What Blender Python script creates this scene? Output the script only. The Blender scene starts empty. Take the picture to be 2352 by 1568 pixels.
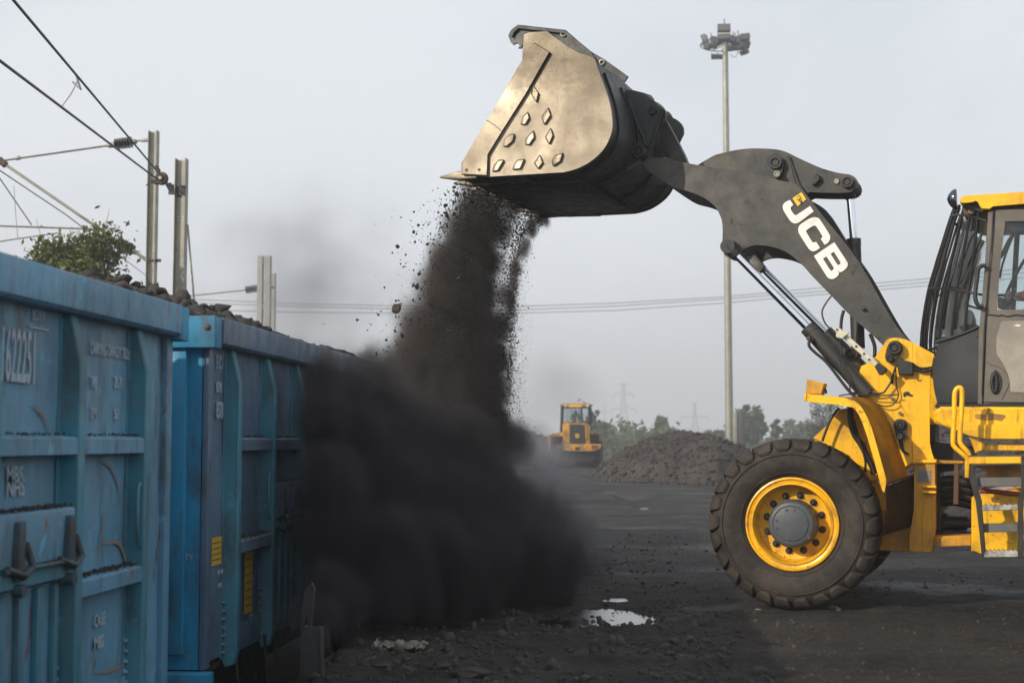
import bpy, bmesh, math, random
import numpy as np
from math import sin, cos, tan, pi, radians, atan2, sqrt, hypot
from mathutils import Vector, Matrix, noise as mn
R = radians
random.seed(7); rng = np.random.default_rng(7)
scn = bpy.context.scene
COL = scn.collection
# ------------------------------------------------------------------ camera geometry
F, CX, CY, EYE = 3267.0, 1176.0, 784.0, 1.35
PSI, TH = R(5.14), R(4.0)
_r = Vector((cos(PSI), sin(PSI), 0)); _fh = Vector((-sin(PSI), cos(PSI), 0))
_fw = Vector((cos(TH)*_fh.x, cos(TH)*_fh.y, sin(TH))); _up = Vector((-sin(TH)*_fh.x, -sin(TH)*_fh.y, cos(TH)))
CAM = Vector((0, 0, EYE))
def ray(x, y): return _fw + _r*((x-CX)/F) - _up*((y-CY)/F)
def WY(x, y, Y):
    d = ray(x, y); return CAM + d*(Y/d.y)
def GP(x, y, z=0.0):
    d = ray(x, y); return CAM + d*((z-EYE)/d.z)
# loader frame
TL = R(19.77-5.14)
WV = Vector((sin(TL), cos(TL), 0)); UV_ = Vector((cos(TL), -sin(TL), 0))
_p0 = CAM + ray(1817, 1203.5)*11.42
LO = Vector((_p0.x, _p0.y, 0))
HUBZ = _p0.z
def LP(x, y, v):
    d = ray(x, y); t = ((LO-CAM).dot(WV)+v)/d.dot(WV); p = CAM + d*t - LO
    return (p.dot(UV_), p.z)
def LW(u, v, z): return LO + UV_*u + WV*v + Vector((0, 0, z))
# crop -> display pixel converters
def conv(sx, sy, k): return lambda p: (sx+p[0]*k, sy+p[1]*k)
c4 = conv(970.2, 0, .33759); c5 = conv(1411.2, 294.0, .33759); c6 = conv(1587.6, 676.2, .37507)
c7 = conv(1822.8, 705.6, .39376); cA = conv(1764.0, 411.6, .16873); cC = conv(2116.8, 911.4, .2625)
cE = conv(2058.0, 411.6, .225); cM = conv(1822.8, 882.0, .18756); cN = conv(1381.8, 205.8, .18756)
cB = conv(1234.8, 882.0, .15); cF = conv(1558.2, 29.4, .13125); cG = conv(0, 235.2, .3749); c8 = conv(1176, 823.2, .3)
def L(pts, v, c=None): # list of crop points -> (u,z)
    out = []
    for p in pts:
        q = c(p) if c else (p[0], p[1])
        out.append(LP(q[0], q[1], v) + tuple(p[2:]))
    return out
def smooth(pts, n=5, closed=True):
    # Catmull-Rom, a point with a third item is a corner
    m = len(pts); out = []
    rngi = range(m if closed else m-1)
    P = [np.array(p[:2], float) for p in pts]; K = [len(p) > 2 for p in pts]
    for i in rngi:
        j = (i+1) % m
        if K[i] and K[j]:
            out.append(tuple(P[i])); continue
        a = P[i-1] if (closed or i > 0) and not K[i] else P[i]
        b = P[(j+1) % m] if (closed or j < m-1) and not K[j] else P[j]
        for s in range(n):
            t = s/n; m0 = (P[j]-a)*.5; m1 = (b-P[i])*.5
            h = (2*t**3-3*t**2+1)*P[i]+(t**3-2*t**2+t)*m0+(-2*t**3+3*t**2)*P[j]+(t**3-t**2)*m1
            out.append(tuple(h))
    if not closed: out.append(tuple(P[-1]))
    return out
# ------------------------------------------------------------------ object helpers
def tag(o, label=None, cat=None, group=None, kind=None):
    if label: o['label'] = label
    if cat: o['category'] = cat
    if group: o['group'] = group
    if kind: o['kind'] = kind
    return o
def empty(name, loc=(0, 0, 0), rz=0.0):
    o = bpy.data.objects.new(name, None); COL.objects.link(o); o.location = loc; o.rotation_euler = (0, 0, rz)
    o.empty_display_size = .3; return o
def link(name, me, m, parent=None, ang=35):
    o = bpy.data.objects.new(name, me); COL.objects.link(o)
    if m is not None:
        for k in (m if isinstance(m, (list, tuple)) else [m]): me.materials.append(k)
    if parent is not None: o.parent = parent
    if ang:
        me.shade_smooth(); me.set_sharp_from_angle(angle=R(ang))
    return o
def obj(name, bm, m, parent=None, ang=35):
    bmesh.ops.recalc_face_normals(bm, faces=bm.faces)
    me = bpy.data.meshes.new(name); bm.to_mesh(me); bm.free()
    return link(name, me, m, parent, ang)
def copy_tree(o, parent=None):
    c = o.copy(); COL.objects.link(c); c.parent = parent
    for ch in o.children: copy_tree(ch, c)
    return c
def B(): return bmesh.new()
def prism(bm, poly, v0, v1, bev=0.0, axis='v'):
    # poly in (u,z) extruded along v  (local x=u, y=v, z=z)
    n = len(poly)
    f = (lambda a, b, c: (a, b, c)) if axis == 'v' else ((lambda a, b, c: (b, a, c)) if axis == 'x' else (lambda a, b, c: (a, c, b)))
    A = [bm.verts.new(f(p[0], v0, p[1])) for p in poly]; Bv = [bm.verts.new(f(p[0], v1, p[1])) for p in poly]
    fs = [bm.faces.new(A), bm.faces.new(Bv[::-1])]
    for i in range(n):
        j = (i+1) % n; fs.append(bm.faces.new((A[j], A[i], Bv[i], Bv[j])))
    if bev:
        es = list({e for q in fs[:2] for e in q.edges})
        bmesh.ops.bevel(bm, geom=es, offset=bev, segments=1, profile=.5, affect='EDGES', clamp_overlap=True)
def box(bm, x0, x1, y0, y1, z0, z1, bev=0.0, M=None):
    vs = [bm.verts.new(p) for p in ((x0,y0,z0),(x1,y0,z0),(x1,y1,z0),(x0,y1,z0),(x0,y0,z1),(x1,y0,z1),(x1,y1,z1),(x0,y1,z1))]
    fs = [bm.faces.new([vs[i] for i in q]) for q in ((3,2,1,0),(4,5,6,7),(0,1,5,4),(1,2,6,5),(2,3,7,6),(3,0,4,7))]
    if M is not None:
        for q in vs: q.co = M @ q.co
    if bev:
        bmesh.ops.bevel(bm, geom=list({e for q in fs for e in q.edges}), offset=bev, segments=2, profile=.6, affect='EDGES', clamp_overlap=True)
def tube(bm, pts, r, seg=8, caps=True):
    P = [Vector(p) for p in pts]; rings = []; n = len(P)
    rs = r if isinstance(r, (list, tuple)) else [r]*n
    up = Vector((0, 0, 1)); prev = None
    for i in range(n):
        t = (P[min(i+1, n-1)]-P[max(i-1, 0)])
        if t.length < 1e-9: t = Vector((0, 0, 1))
        t.normalize()
        if prev is None:
            a = t.cross(up)
            if a.length < .1: a = t.cross(Vector((1, 0, 0)))
        else:
            a = prev - t*prev.dot(t)
            if a.length < 1e-6: a = t.cross(up)
        a.normalize(); prev = a; b = t.cross(a)
        rings.append([bm.verts.new(P[i]+(a*cos(2*pi*k/seg)+b*sin(2*pi*k/seg))*rs[i]) for k in range(seg)])
    for i in range(n-1):
        for k in range(seg):
            l = (k+1) % seg; bm.faces.new((rings[i][k], rings[i][l], rings[i+1][l], rings[i+1][k]))
    if caps: bm.faces.new(rings[0][::-1]); bm.faces.new(rings[-1])
def lathe(bm, prof, cu, cz, seg=48, closed=False):
    # prof (v, r) revolved about an axis along y through (cu, *, cz)
    rings = [[bm.verts.new((cu+r*cos(2*pi*k/seg), v, cz+r*sin(2*pi*k/seg))) for k in range(seg)] if r > 1e-6 else [bm.verts.new((cu, v, cz))] for v, r in prof]
    n = len(rings)
    for i in range(n if closed else n-1):
        a, b = rings[i], rings[(i+1) % n]
        for k in range(seg):
            l = (k+1) % seg
            if len(a) == 1 and len(b) == 1: continue
            if len(a) == 1: bm.faces.new((a[0], b[k], b[l]))
            elif len(b) == 1: bm.faces.new((a[k], a[l], b[0]))
            else: bm.faces.new((a[k], a[l], b[l], b[k]))
def loft(bm, A, Bq, th=.0):
    a = [bm.verts.new(p) for p in A]; b = [bm.verts.new(p) for p in Bq]
    fs = [bm.faces.new((a[i], a[i+1], b[i+1], b[i])) for i in range(len(a)-1)]
    if th: bmesh.ops.solidify(bm, geom=fs, thickness=th)
def cyl2(bm, p0, p1, r, seg=20): tube(bm, [p0, p1], r, seg)
def npmesh(name, V, T, m, parent=None, smooth_=False, matidx=None):
    me = bpy.data.meshes.new(name); V = np.asarray(V, np.float32); T = np.asarray(T, np.int32); k = T.shape[1]
    me.vertices.add(len(V)); me.vertices.foreach_set('co', V.ravel())
    me.loops.add(T.size); me.loops.foreach_set('vertex_index', T.ravel())
    me.polygons.add(len(T)); me.polygons.foreach_set('loop_start', np.arange(0, T.size, k, dtype=np.int32))
    me.polygons.foreach_set('loop_total', np.full(len(T), k, np.int32))
    me.update(calc_edges=True); me.validate()
    o = link(name, me, m, parent, None)
    if smooth_: me.shade_smooth()
    return o
# ------------------------------------------------------------------ materials
def newmat(name):
    m = bpy.data.materials.new(name); m.use_nodes = True; nt = m.node_tree; nt.nodes.clear()
    out = nt.nodes.new('ShaderNodeOutputMaterial'); b = nt.nodes.new('ShaderNodeBsdfPrincipled')
    nt.links.new(b.outputs[0], out.inputs[0]); return m, nt, b, out
def tcoord(nt, sc=(1, 1, 1)):
    t = nt.nodes.new('ShaderNodeTexCoord'); mp = nt.nodes.new('ShaderNodeMapping'); mp.inputs['Scale'].default_value = sc
    nt.links.new(t.outputs['Object'], mp.inputs[0]); return mp.outputs[0]
def noisen(nt, co, scale, det=5, rough=.6, dist=0):
    n = nt.nodes.new('ShaderNodeTexNoise'); n.inputs['Scale'].default_value = scale; n.inputs['Detail'].default_value = det
    n.inputs['Roughness'].default_value = rough; n.inputs['Distortion'].default_value = dist
    if co is not None: nt.links.new(co, n.inputs['Vector'])
    return n.outputs['Fac']
def ramp(nt, f, a, b, lo=0., hi=1.):
    m = nt.nodes.new('ShaderNodeMapRange'); m.inputs[1].default_value = a; m.inputs[2].default_value = b
    m.inputs[3].default_value = lo; m.inputs[4].default_value = hi; m.interpolation_type = 'SMOOTHSTEP'
    nt.links.new(f, m.inputs[0]); return m.outputs[0]
def mixc(nt, f, a, b, bl='MIX'):
    m = nt.nodes.new('ShaderNodeMix'); m.data_type = 'RGBA'; m.blend_type = bl
    for s, v in ((m.inputs[0], f), (m.inputs[6], a), (m.inputs[7], b)):
        if isinstance(v, (int, float)): s.default_value = v
        elif isinstance(v, (tuple, list)): s.default_value = tuple(v)+(1,)*(4-len(v))
        else: nt.links.new(v, s)
    return m.outputs[2]
def mathn(nt, op, a, b=None, c=None, clamp=False):
    m = nt.nodes.new('ShaderNodeMath'); m.operation = op; m.use_clamp = clamp
    for i, v in enumerate((a, b, c)):
        if v is None: continue
        if isinstance(v, (int, float)): m.inputs[i].default_value = v
        else: nt.links.new(v, m.inputs[i])
    return m.outputs[0]
def bumpn(nt, b, h, st=.3, dist=.01):
    n = nt.nodes.new('ShaderNodeBump'); n.inputs['Strength'].default_value = st; n.inputs['Distance'].default_value = dist
    nt.links.new(h, n.inputs['Height']); nt.links.new(n.outputs[0], b.inputs['Normal'])
def paint(name, col, rough=.45, metal=0., dust=None, dust_amt=(.45, .75), dsc=2.5, chips=None, chip_at=.68, csc=14, streak=None, var=.12, bump=.15, coat=0., bsc=60):
    m, nt, b, out = newmat(name); co = tcoord(nt)
    c = mixc(nt, ramp(nt, noisen(nt, co, 1.7, 6, .65), .3, .7), tuple(x*(1-var) for x in col), tuple(min(1, x*(1+var)) for x in col))
    rf = ramp(nt, noisen(nt, co, 9, 6, .7), .3, .7, max(.02, rough-.1), min(1, rough+.12))
    if streak:
        s = ramp(nt, noisen(nt, tcoord(nt, (9, 9, .7)), 2.2, 5, .7), .52, .72, 0, streak[1]); c = mixc(nt, s, c, streak[0])
    if dust:
        d = ramp(nt, noisen(nt, co, dsc, 9, .72, .3), dust_amt[0], dust_amt[1]); c = mixc(nt, mathn(nt, 'MULTIPLY', d, dust[3] if len(dust) > 3 else .7), c, dust[:3])
    if chips:
        k = ramp(nt, noisen(nt, co, csc, 7, .75, .5), chip_at, chip_at+.03); k2 = ramp(nt, noisen(nt, co, 1.3, 2), .42, .6)
        kk = mathn(nt, 'MULTIPLY', k, k2); c = mixc(nt, kk, c, chips)
    nt.links.new(c, b.inputs['Base Color']); nt.links.new(rf, b.inputs['Roughness']); b.inputs['Metallic'].default_value = metal
    if coat: b.inputs['Coat Weight'].default_value = coat; b.inputs['Coat Roughness'].default_value = .15
    if bump: bumpn(nt, b, noisen(nt, co, bsc, 6, .7), bump, .004)
    return m
def flat(name, col, rough=.5, metal=0., var=.1):
    m, nt, b, out = newmat(name); co = tcoord(nt)
    nt.links.new(mixc(nt, noisen(nt, co, 12, 6, .7), tuple(x*(1-var) for x in col), tuple(min(1, x*(1+var)) for x in col)), b.inputs['Base Color'])
    b.inputs['Roughness'].default_value = rough; b.inputs['Metallic'].default_value = metal; return m
DUSTC = (.13, .10, .075)
M = {}
M['yellow'] = paint('yellow_paint', (.88, .47, .003), .36, 0, (.40, .20, .012, .8), (.46, .68), 2.6, (.05, .035, .025), .60, 20, ((.16, .085, .02), .6), .12, .25)
M['yellow_dirty'] = paint('dusty_yellow_paint', (.66, .31, .006), .55, 0, (.14, .085, .035, .9), (.35, .7), 2.2, (.04, .03, .025), .62, 14, ((.1, .06, .03), .5), .15, .2)
M['arm'] = paint('grey_arm_paint', (.034, .033, .031), .55, 0, (.070, .062, .048, .9), (.42, .66), 3.2, (.009, .009, .009), .60, 9, ((.016, .015, .015), .6), .15, .3, bsc=40)
M['black'] = paint('black_paint', (.010, .010, .011), .45, 0, (.040, .033, .027, .5), (.45, .8), 3, None, bump=.08)
M['blacksteel'] = paint('oily_black_steel', (.022, .021, .02), .5, .2, (.055, .045, .037, .7), (.4, .75), 5, None, bump=.4, bsc=30)
M['bucket_dark'] = paint('coal_blackened_steel', (.013, .013, .015), .5, .25, (.03, .029, .028, .8), (.4, .8), 3, (.10, .09, .08), .72, 8, None, .2, .3, bsc=25)
M['bucket_back'] = paint('dark_worn_bucket_paint', (.024, .026, .028), .5, .1, (.045, .042, .037, .9), (.4, .75), 4, (.02, .02, .02), .66, 8, ((.10, .095, .09), .4), .2, .3, bsc=25)
def worn():
    m, nt, b, out = newmat('coal_polished_steel'); co = tcoord(nt)
    c = mixc(nt, ramp(nt, noisen(nt, co, 1.4, 5, .55, .6), .35, .68), (.16, .132, .098), (.325, .28, .212))
    c = mixc(nt, ramp(nt, noisen(nt, co, 5, 9, .75, .4), .60, .78, 0, .6), c, (.13, .10, .07))
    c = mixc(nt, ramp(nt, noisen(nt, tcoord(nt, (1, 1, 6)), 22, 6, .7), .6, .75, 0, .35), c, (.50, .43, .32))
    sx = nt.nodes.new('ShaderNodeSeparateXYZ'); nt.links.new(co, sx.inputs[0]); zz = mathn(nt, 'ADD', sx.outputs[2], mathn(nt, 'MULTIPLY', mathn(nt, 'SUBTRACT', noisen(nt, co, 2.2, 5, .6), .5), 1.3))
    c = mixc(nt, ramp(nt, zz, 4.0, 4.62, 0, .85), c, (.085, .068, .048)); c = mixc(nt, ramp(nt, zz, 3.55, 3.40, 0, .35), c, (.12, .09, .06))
    nt.links.new(c, b.inputs['Base Color']); b.inputs['Metallic'].default_value = .72
    nt.links.new(ramp(nt, noisen(nt, co, 5, 6, .7), .3, .75, .34, .55), b.inputs['Roughness'])
    sc1 = ramp(nt, noisen(nt, tcoord(nt, (14, 1, 1.2)), 9, 4, .8), .60, .68); sc2 = ramp(nt, noisen(nt, tcoord(nt, (1.5, 1, 16)), 8, 4, .8), .60, .68)
    bumpn(nt, b, mathn(nt, 'ADD', mathn(nt, 'MULTIPLY', noisen(nt, co, 1.1, 2, .4), 3.6), mathn(nt, 'ADD', mathn(nt, 'MULTIPLY', noisen(nt, co, 45, 5, .7), .03), mathn(nt, 'MULTIPLY', mathn(nt, 'ADD', sc1, sc2), .025))), .5, .03); return m
M['worn'] = worn()
def rubber():
    m, nt, b, out = newmat('dusty_tyre_rubber'); co = tcoord(nt)
    c = mixc(nt, ramp(nt, noisen(nt, co, 3.5, 8, .72), .3, .72), (.014, .0125, .0115), (.060, .048, .038))
    c = mixc(nt, ramp(nt, noisen(nt, co, 26, 6, .7), .62, .75, 0, .6), c, (.12, .095, .075))
    nt.links.new(c, b.inputs['Base Color']); b.inputs['Roughness'].default_value = .75; b.inputs['Specular IOR Level'].default_value = .3
    bumpn(nt, b, noisen(nt, co, 45, 7, .75), .5, .006); return m
M['rubber'] = rubber()
M['chrome_dark'] = flat('dark_chrome_shell', (.10, .11, .14), .16, .85, .04)
M['chrome'] = flat('chromed_rod', (.80, .83, .88), .13, 1.0, .04)
M['hub'] = paint('grey_hub_paint', (.058, .067, .076), .5, .0, (.10, .09, .075, .6), (.45, .75), 9, (.3, .27, .22), .72, 30)
M['cab'] = paint('grey_brown_cab_paint', (.105, .090, .072), .5, 0, (.19, .165, .13, .7), (.4, .75), 2.2, (.05, .045, .04), .72, 14, ((.07, .06, .05), .3))
M['cab_panel'] = paint('dusty_light_door_panel', (.30, .27, .225), .6, 0, (.20, .18, .15, .8), (.4, .7), 4)
M['cream'] = paint('cream_painted_bar', (.52, .50, .38), .55, 0, (.3, .26, .18, .6), (.45, .7), 8, (.05, .04, .03), .62, 22)
M['white'] = paint('white_decal', (.76, .72, .68), .5, 0, (.45, .40, .34, .8), (.5, .75), 6, (.06, .055, .05), .66, 24, var=.04)
M['decal_yellow'] = flat('yellow_decal', (.85, .48, .01), .45)
M['decal_black'] = flat('black_decal', (.03, .025, .02), .5)
M['alu'] = paint('worn_aluminium_tread', (.5, .48, .44), .45, .5, (.16, .13, .10, .9), (.4, .65), 12, None, bump=.5, bsc=80)
M['greybar'] = paint('grey_tread_bar', (.10, .10, .10), .6, 0, (.17, .15, .12, .7), (.4, .7), 6)
M['plate'] = flat('nameplate_metal', (.22, .21, .19), .5, .4, .25)
M['red'] = flat('red_hose', (.25, .04, .02), .5)
M['brownpaint'] = paint('rusty_brown_steel', (.12, .055, .02), .6, 0, (.05, .035, .025, .8), (.4, .7), 5)
def glass():
    m, nt, b, out = newmat('cab_glass'); nt.nodes.remove(b)
    g = nt.nodes.new('ShaderNodeBsdfGlossy'); g.inputs['Roughness'].default_value = .04
    t = nt.nodes.new('ShaderNodeBsdfTransparent'); t.inputs[0].default_value = (.80, .87, .88, 1)
    d = nt.nodes.new('ShaderNodeBsdfDiffuse'); d.inputs[0].default_value = (.30, .28, .25, 1)
    fr = nt.nodes.new('ShaderNodeFresnel'); fr.inputs[0].default_value = 1.45
    a = nt.nodes.new('ShaderNodeMixShader'); a2 = nt.nodes.new('ShaderNodeMixShader')
    nt.links.new(fr.outputs[0], a.inputs[0]); nt.links.new(t.outputs[0], a.inputs[1]); nt.links.new(g.outputs[0], a.inputs[2])
    nt.links.new(ramp(nt, noisen(nt, tcoord(nt), 3, 6, .7), .35, .8, .01, .12), a2.inputs[0]); nt.links.new(a.outputs[0], a2.inputs[1]); nt.links.new(d.outputs[0], a2.inputs[2])
    nt.links.new(a2.outputs[0], out.inputs[0]); return m
M['glass'] = glass()
def blue(name, col, rust=.66, dusty=.5):
    m, nt, b, out = newmat(name); co = tcoord(nt)
    c = mixc(nt, ramp(nt, noisen(nt, co, .9, 6, .65), .3, .7), tuple(x*.78 for x in col), tuple(x*1.18 for x in col))
    s = ramp(nt, noisen(nt, tcoord(nt, (6, 6, .35)), 3.0, 6, .7), .45, .75, 0, .55); c = mixc(nt, s, c, (.12, .17, .20))
    c = mixc(nt, ramp(nt, noisen(nt, co, 3, 9, .75), .45, .8, 0, dusty), c, (.16, .15, .145))
    k = ramp(nt, noisen(nt, tcoord(nt, (1, 1, .45)), 3.4, 8, .72, .8), rust, rust+.035); c = mixc(nt, mathn(nt, 'MULTIPLY', k, .85), c, (.13, .075, .05))
    sz = nt.nodes.new('ShaderNodeSeparateXYZ'); nt.links.new(co, sz.inputs[0])
    c = mixc(nt, mathn(nt, 'MULTIPLY', ramp(nt, noisen(nt, tcoord(nt, (1, 2.5, .5)), 2.6, 8, .75), .48, .66), .65), c, (.055, .05, .048))
    c = mixc(nt, mathn(nt, 'MULTIPLY', ramp(nt, noisen(nt, tcoord(nt, (1, 1.6, 1.1)), 4.4, 7, .7, .5), .60, .68), .55), c, tuple(min(1, x*1.7+.02) for x in col))
    nt.links.new(c, b.inputs['Base Color']); nt.links.new(ramp(nt, noisen(nt, co, 7, 5), .3, .7, .38, .62), b.inputs['Roughness'])
    bumpn(nt, b, noisen(nt, co, 2.5, 6, .6), .35, .02); return m
M['blue'] = blue('faded_blue_wagon_paint', (.100, .265, .40), .615, .4)
M['blue_teal'] = blue('teal_blue_stiffener_paint', (.045, .215, .30), .66, .5)
M['blue_bright'] = blue('fresh_blue_end_paint', (.014, .255, .46), .70, .3)
M['blue2'] = blue('slate_blue_wagon_paint', (.080, .148, .235), .64, .6)
M['wletter'] = flat('faded_white_lettering', (.34, .43, .50), .6, 0, .2)
M['wyellow'] = flat('yellow_notice', (.50, .32, .03), .6, 0, .2)
def coalm(name, a, bcol, rough=.62, sc=9, bump=.8):
    m, nt, b, out = newmat(name); co = tcoord(nt)
    c = mixc(nt, ramp(nt, noisen(nt, co, sc, 8, .75), .3, .72), a, bcol)
    c = mixc(nt, ramp(nt, noisen(nt, co, sc*.12, 4, .6), .4, .7, 0, .6), c, tuple(x*1.5 for x in bcol))
    nt.links.new(c, b.inputs['Base Color']); b.inputs['Roughness'].default_value = rough; b.inputs['Specular IOR Level'].default_value = .35
    bumpn(nt, b, noisen(nt, co, sc*3, 8, .75), bump, .03); return m
M['coal'] = coalm('lump_coal', (.022, .019, .017), (.060, .050, .041), .6)
M['coal_black'] = coalm('falling_coal', (.012, .011, .011), (.025, .022, .020), .7, 20)
M['coal_pile'] = coalm('stockpile_coal', (.016, .014, .0135), (.060, .049, .043), .9, 5)
M['galv'] = paint('galvanised_steel', (.30, .29, .24), .5, .45, (.20, .19, .15, .7), (.4, .7), 3, None, .66, 14, ((.14, .13, .11), .4))
M['concrete'] = paint('weathered_concrete', (.42, .41, .37), .85, 0, (.30, .28, .25, .7), (.4, .7), 2.5, None, bump=.3)
M['ceramic'] = flat('brown_ceramic', (.045, .035, .032), .25)
M['wire'] = flat('dark_wire', (.012, .013, .03), .5)
M['greywire'] = flat('grey_wire', (.25, .25, .27), .6)
M['lightwire'] = flat('pale_dropper_wire', (.5, .5, .52), .5)
M['rust'] = paint('rusty_iron', (.09, .05, .035), .7, .1, (.05, .035, .03, .7), (.4, .7), 8)
M['darksteel'] = paint('sooty_steel', (.03, .03, .032), .6, .2, (.055, .05, .047, .7), (.4, .7), 4)
M['rail'] = flat('rail_steel', (.14, .11, .09), .45, .6)
M['skin'] = flat('skin', (.22, .11, .07), .6)
M['sleeve'] = flat('grey_green_knit', (.10, .11, .09), .9, 0, .3)
M['redcloth'] = flat('red_cloth', (.25, .05, .03), .85)
M['sack'] = flat('pale_sack_cloth', (.17, .15, .125), .9, 0, .5)
M['lamp_glass'] = flat('lamp_glass', (.10, .10, .095), .2, .1)
M['lamp_lens'] = flat('lamp_lens', (.6, .6, .55), .12, .1)
M['yellow_far'] = paint('dusty_far_yellow_paint', (.62, .30, .012), .5, 0, (.16, .09, .04, .9), (.40, .62), 2.4, (.05, .035, .025), .60, 7, ((.10, .06, .03), .7), .2, .2)
M['lamp_body'] = flat('lamp_housing', (.05, .055, .055), .5, .3)
def leafm(name, a, b_, tr=.3):
    m, nt, b, out = newmat(name); co = tcoord(nt)
    c = mixc(nt, ramp(nt, noisen(nt, co, 1.6, 4), .3, .7), a, b_); c = mixc(nt, ramp(nt, noisen(nt, co, 11, 3), .4, .7, 0, .5), c, b_)
    nt.links.new(c, b.inputs['Base Color']); b.inputs['Roughness'].default_value = .55
    t = nt.nodes.new('ShaderNodeBsdfTranslucent'); nt.links.new(c, t.inputs[0]); mx = nt.nodes.new('ShaderNodeMixShader'); mx.inputs[0].default_value = tr
    nt.links.new(b.outputs[0], mx.inputs[1]); nt.links.new(t.outputs[0], mx.inputs[2]); nt.links.new(mx.outputs[0], out.inputs[0]); return m
M['leaf'] = leafm('yellow_green_leaf', (.038, .055, .014), (.14, .155, .028))
M['leaf_far'] = leafm('dusty_green_leaf', (.045, .065, .028), (.10, .13, .05))
M['leaf_grey'] = leafm('dry_grey_green_leaf', (.055, .06, .045), (.11, .12, .075))
M['bark'] = flat('bark', (.07, .055, .045), .85)
# ================================================================== NEAR WHEEL LOADER
LD = empty('wheel_loader', LO, -TL)
tag(LD, 'yellow wheel loader with raised grey arms tipping coal from its bucket', 'wheel loader')
def pr(name, pts, v0, v1, m, c=None, vt=None, bev=.006, sm=False, parent=LD, ang=35):
    p = L(pts, v0 if vt is None else vt, c)
    if sm: p = smooth(p)
    bm = B(); prism(bm, [q[:2] for q in p], v0, v1, bev); return obj(name, bm, m, parent, ang)
def disc(name, pt, v0, v1, r, m, c=None, parent=LD, bev=.006, seg=28):
    u, z = LP(*(c(pt) if c else pt), v0); bm = B()
    lathe(bm, [(v0, 0), (v0, r-bev), (v0+bev, r), (v1, r), (v1, 0)], u, z, seg); return obj(name, bm, m, parent)
def pins(name, pt, v0, v1, r, m=None, c=None, parent=LD): # stepped pin boss
    u, z = LP(*(c(pt) if c else pt), v0); bm = B()
    lathe(bm, [(v0-.012, 0), (v0-.012, r*.45), (v0-.006, r*.5), (v0-.004, r*.62), (v0-.02, r*.66), (v0-.02, r*.92), (v0-.012, r), (v1, r), (v1, 0)], u, z, 32); return obj(name, bm, m or M['blacksteel'], parent)
def hose(name, pts, v, r, m, c=None, parent=LD, n=6):
    P = []
    for i, p in enumerate(pts):
        vv = p[2] if len(p) > 2 else v
        u, z = LP(*(c(p[:2]) if c else p[:2]), vv); P.append((u, vv, z))
    Q = []
    for i in range(len(P)-1):
        a = np.array(P[max(i-1, 0)]); b = np.array(P[i]); d = np.array(P[i+1]); e = np.array(P[min(i+2, len(P)-1)])
        for s in range(n):
            t = s/n; Q.append(tuple(.5*((2*b)+(-a+d)*t+(2*a-5*b+4*d-e)*t*t+(-a+3*b-3*d+e)*t**3)))
    Q.append(P[-1]); bm = B(); tube(bm, Q, r, 8); return obj(name, bm, m, parent, 60)
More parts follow.
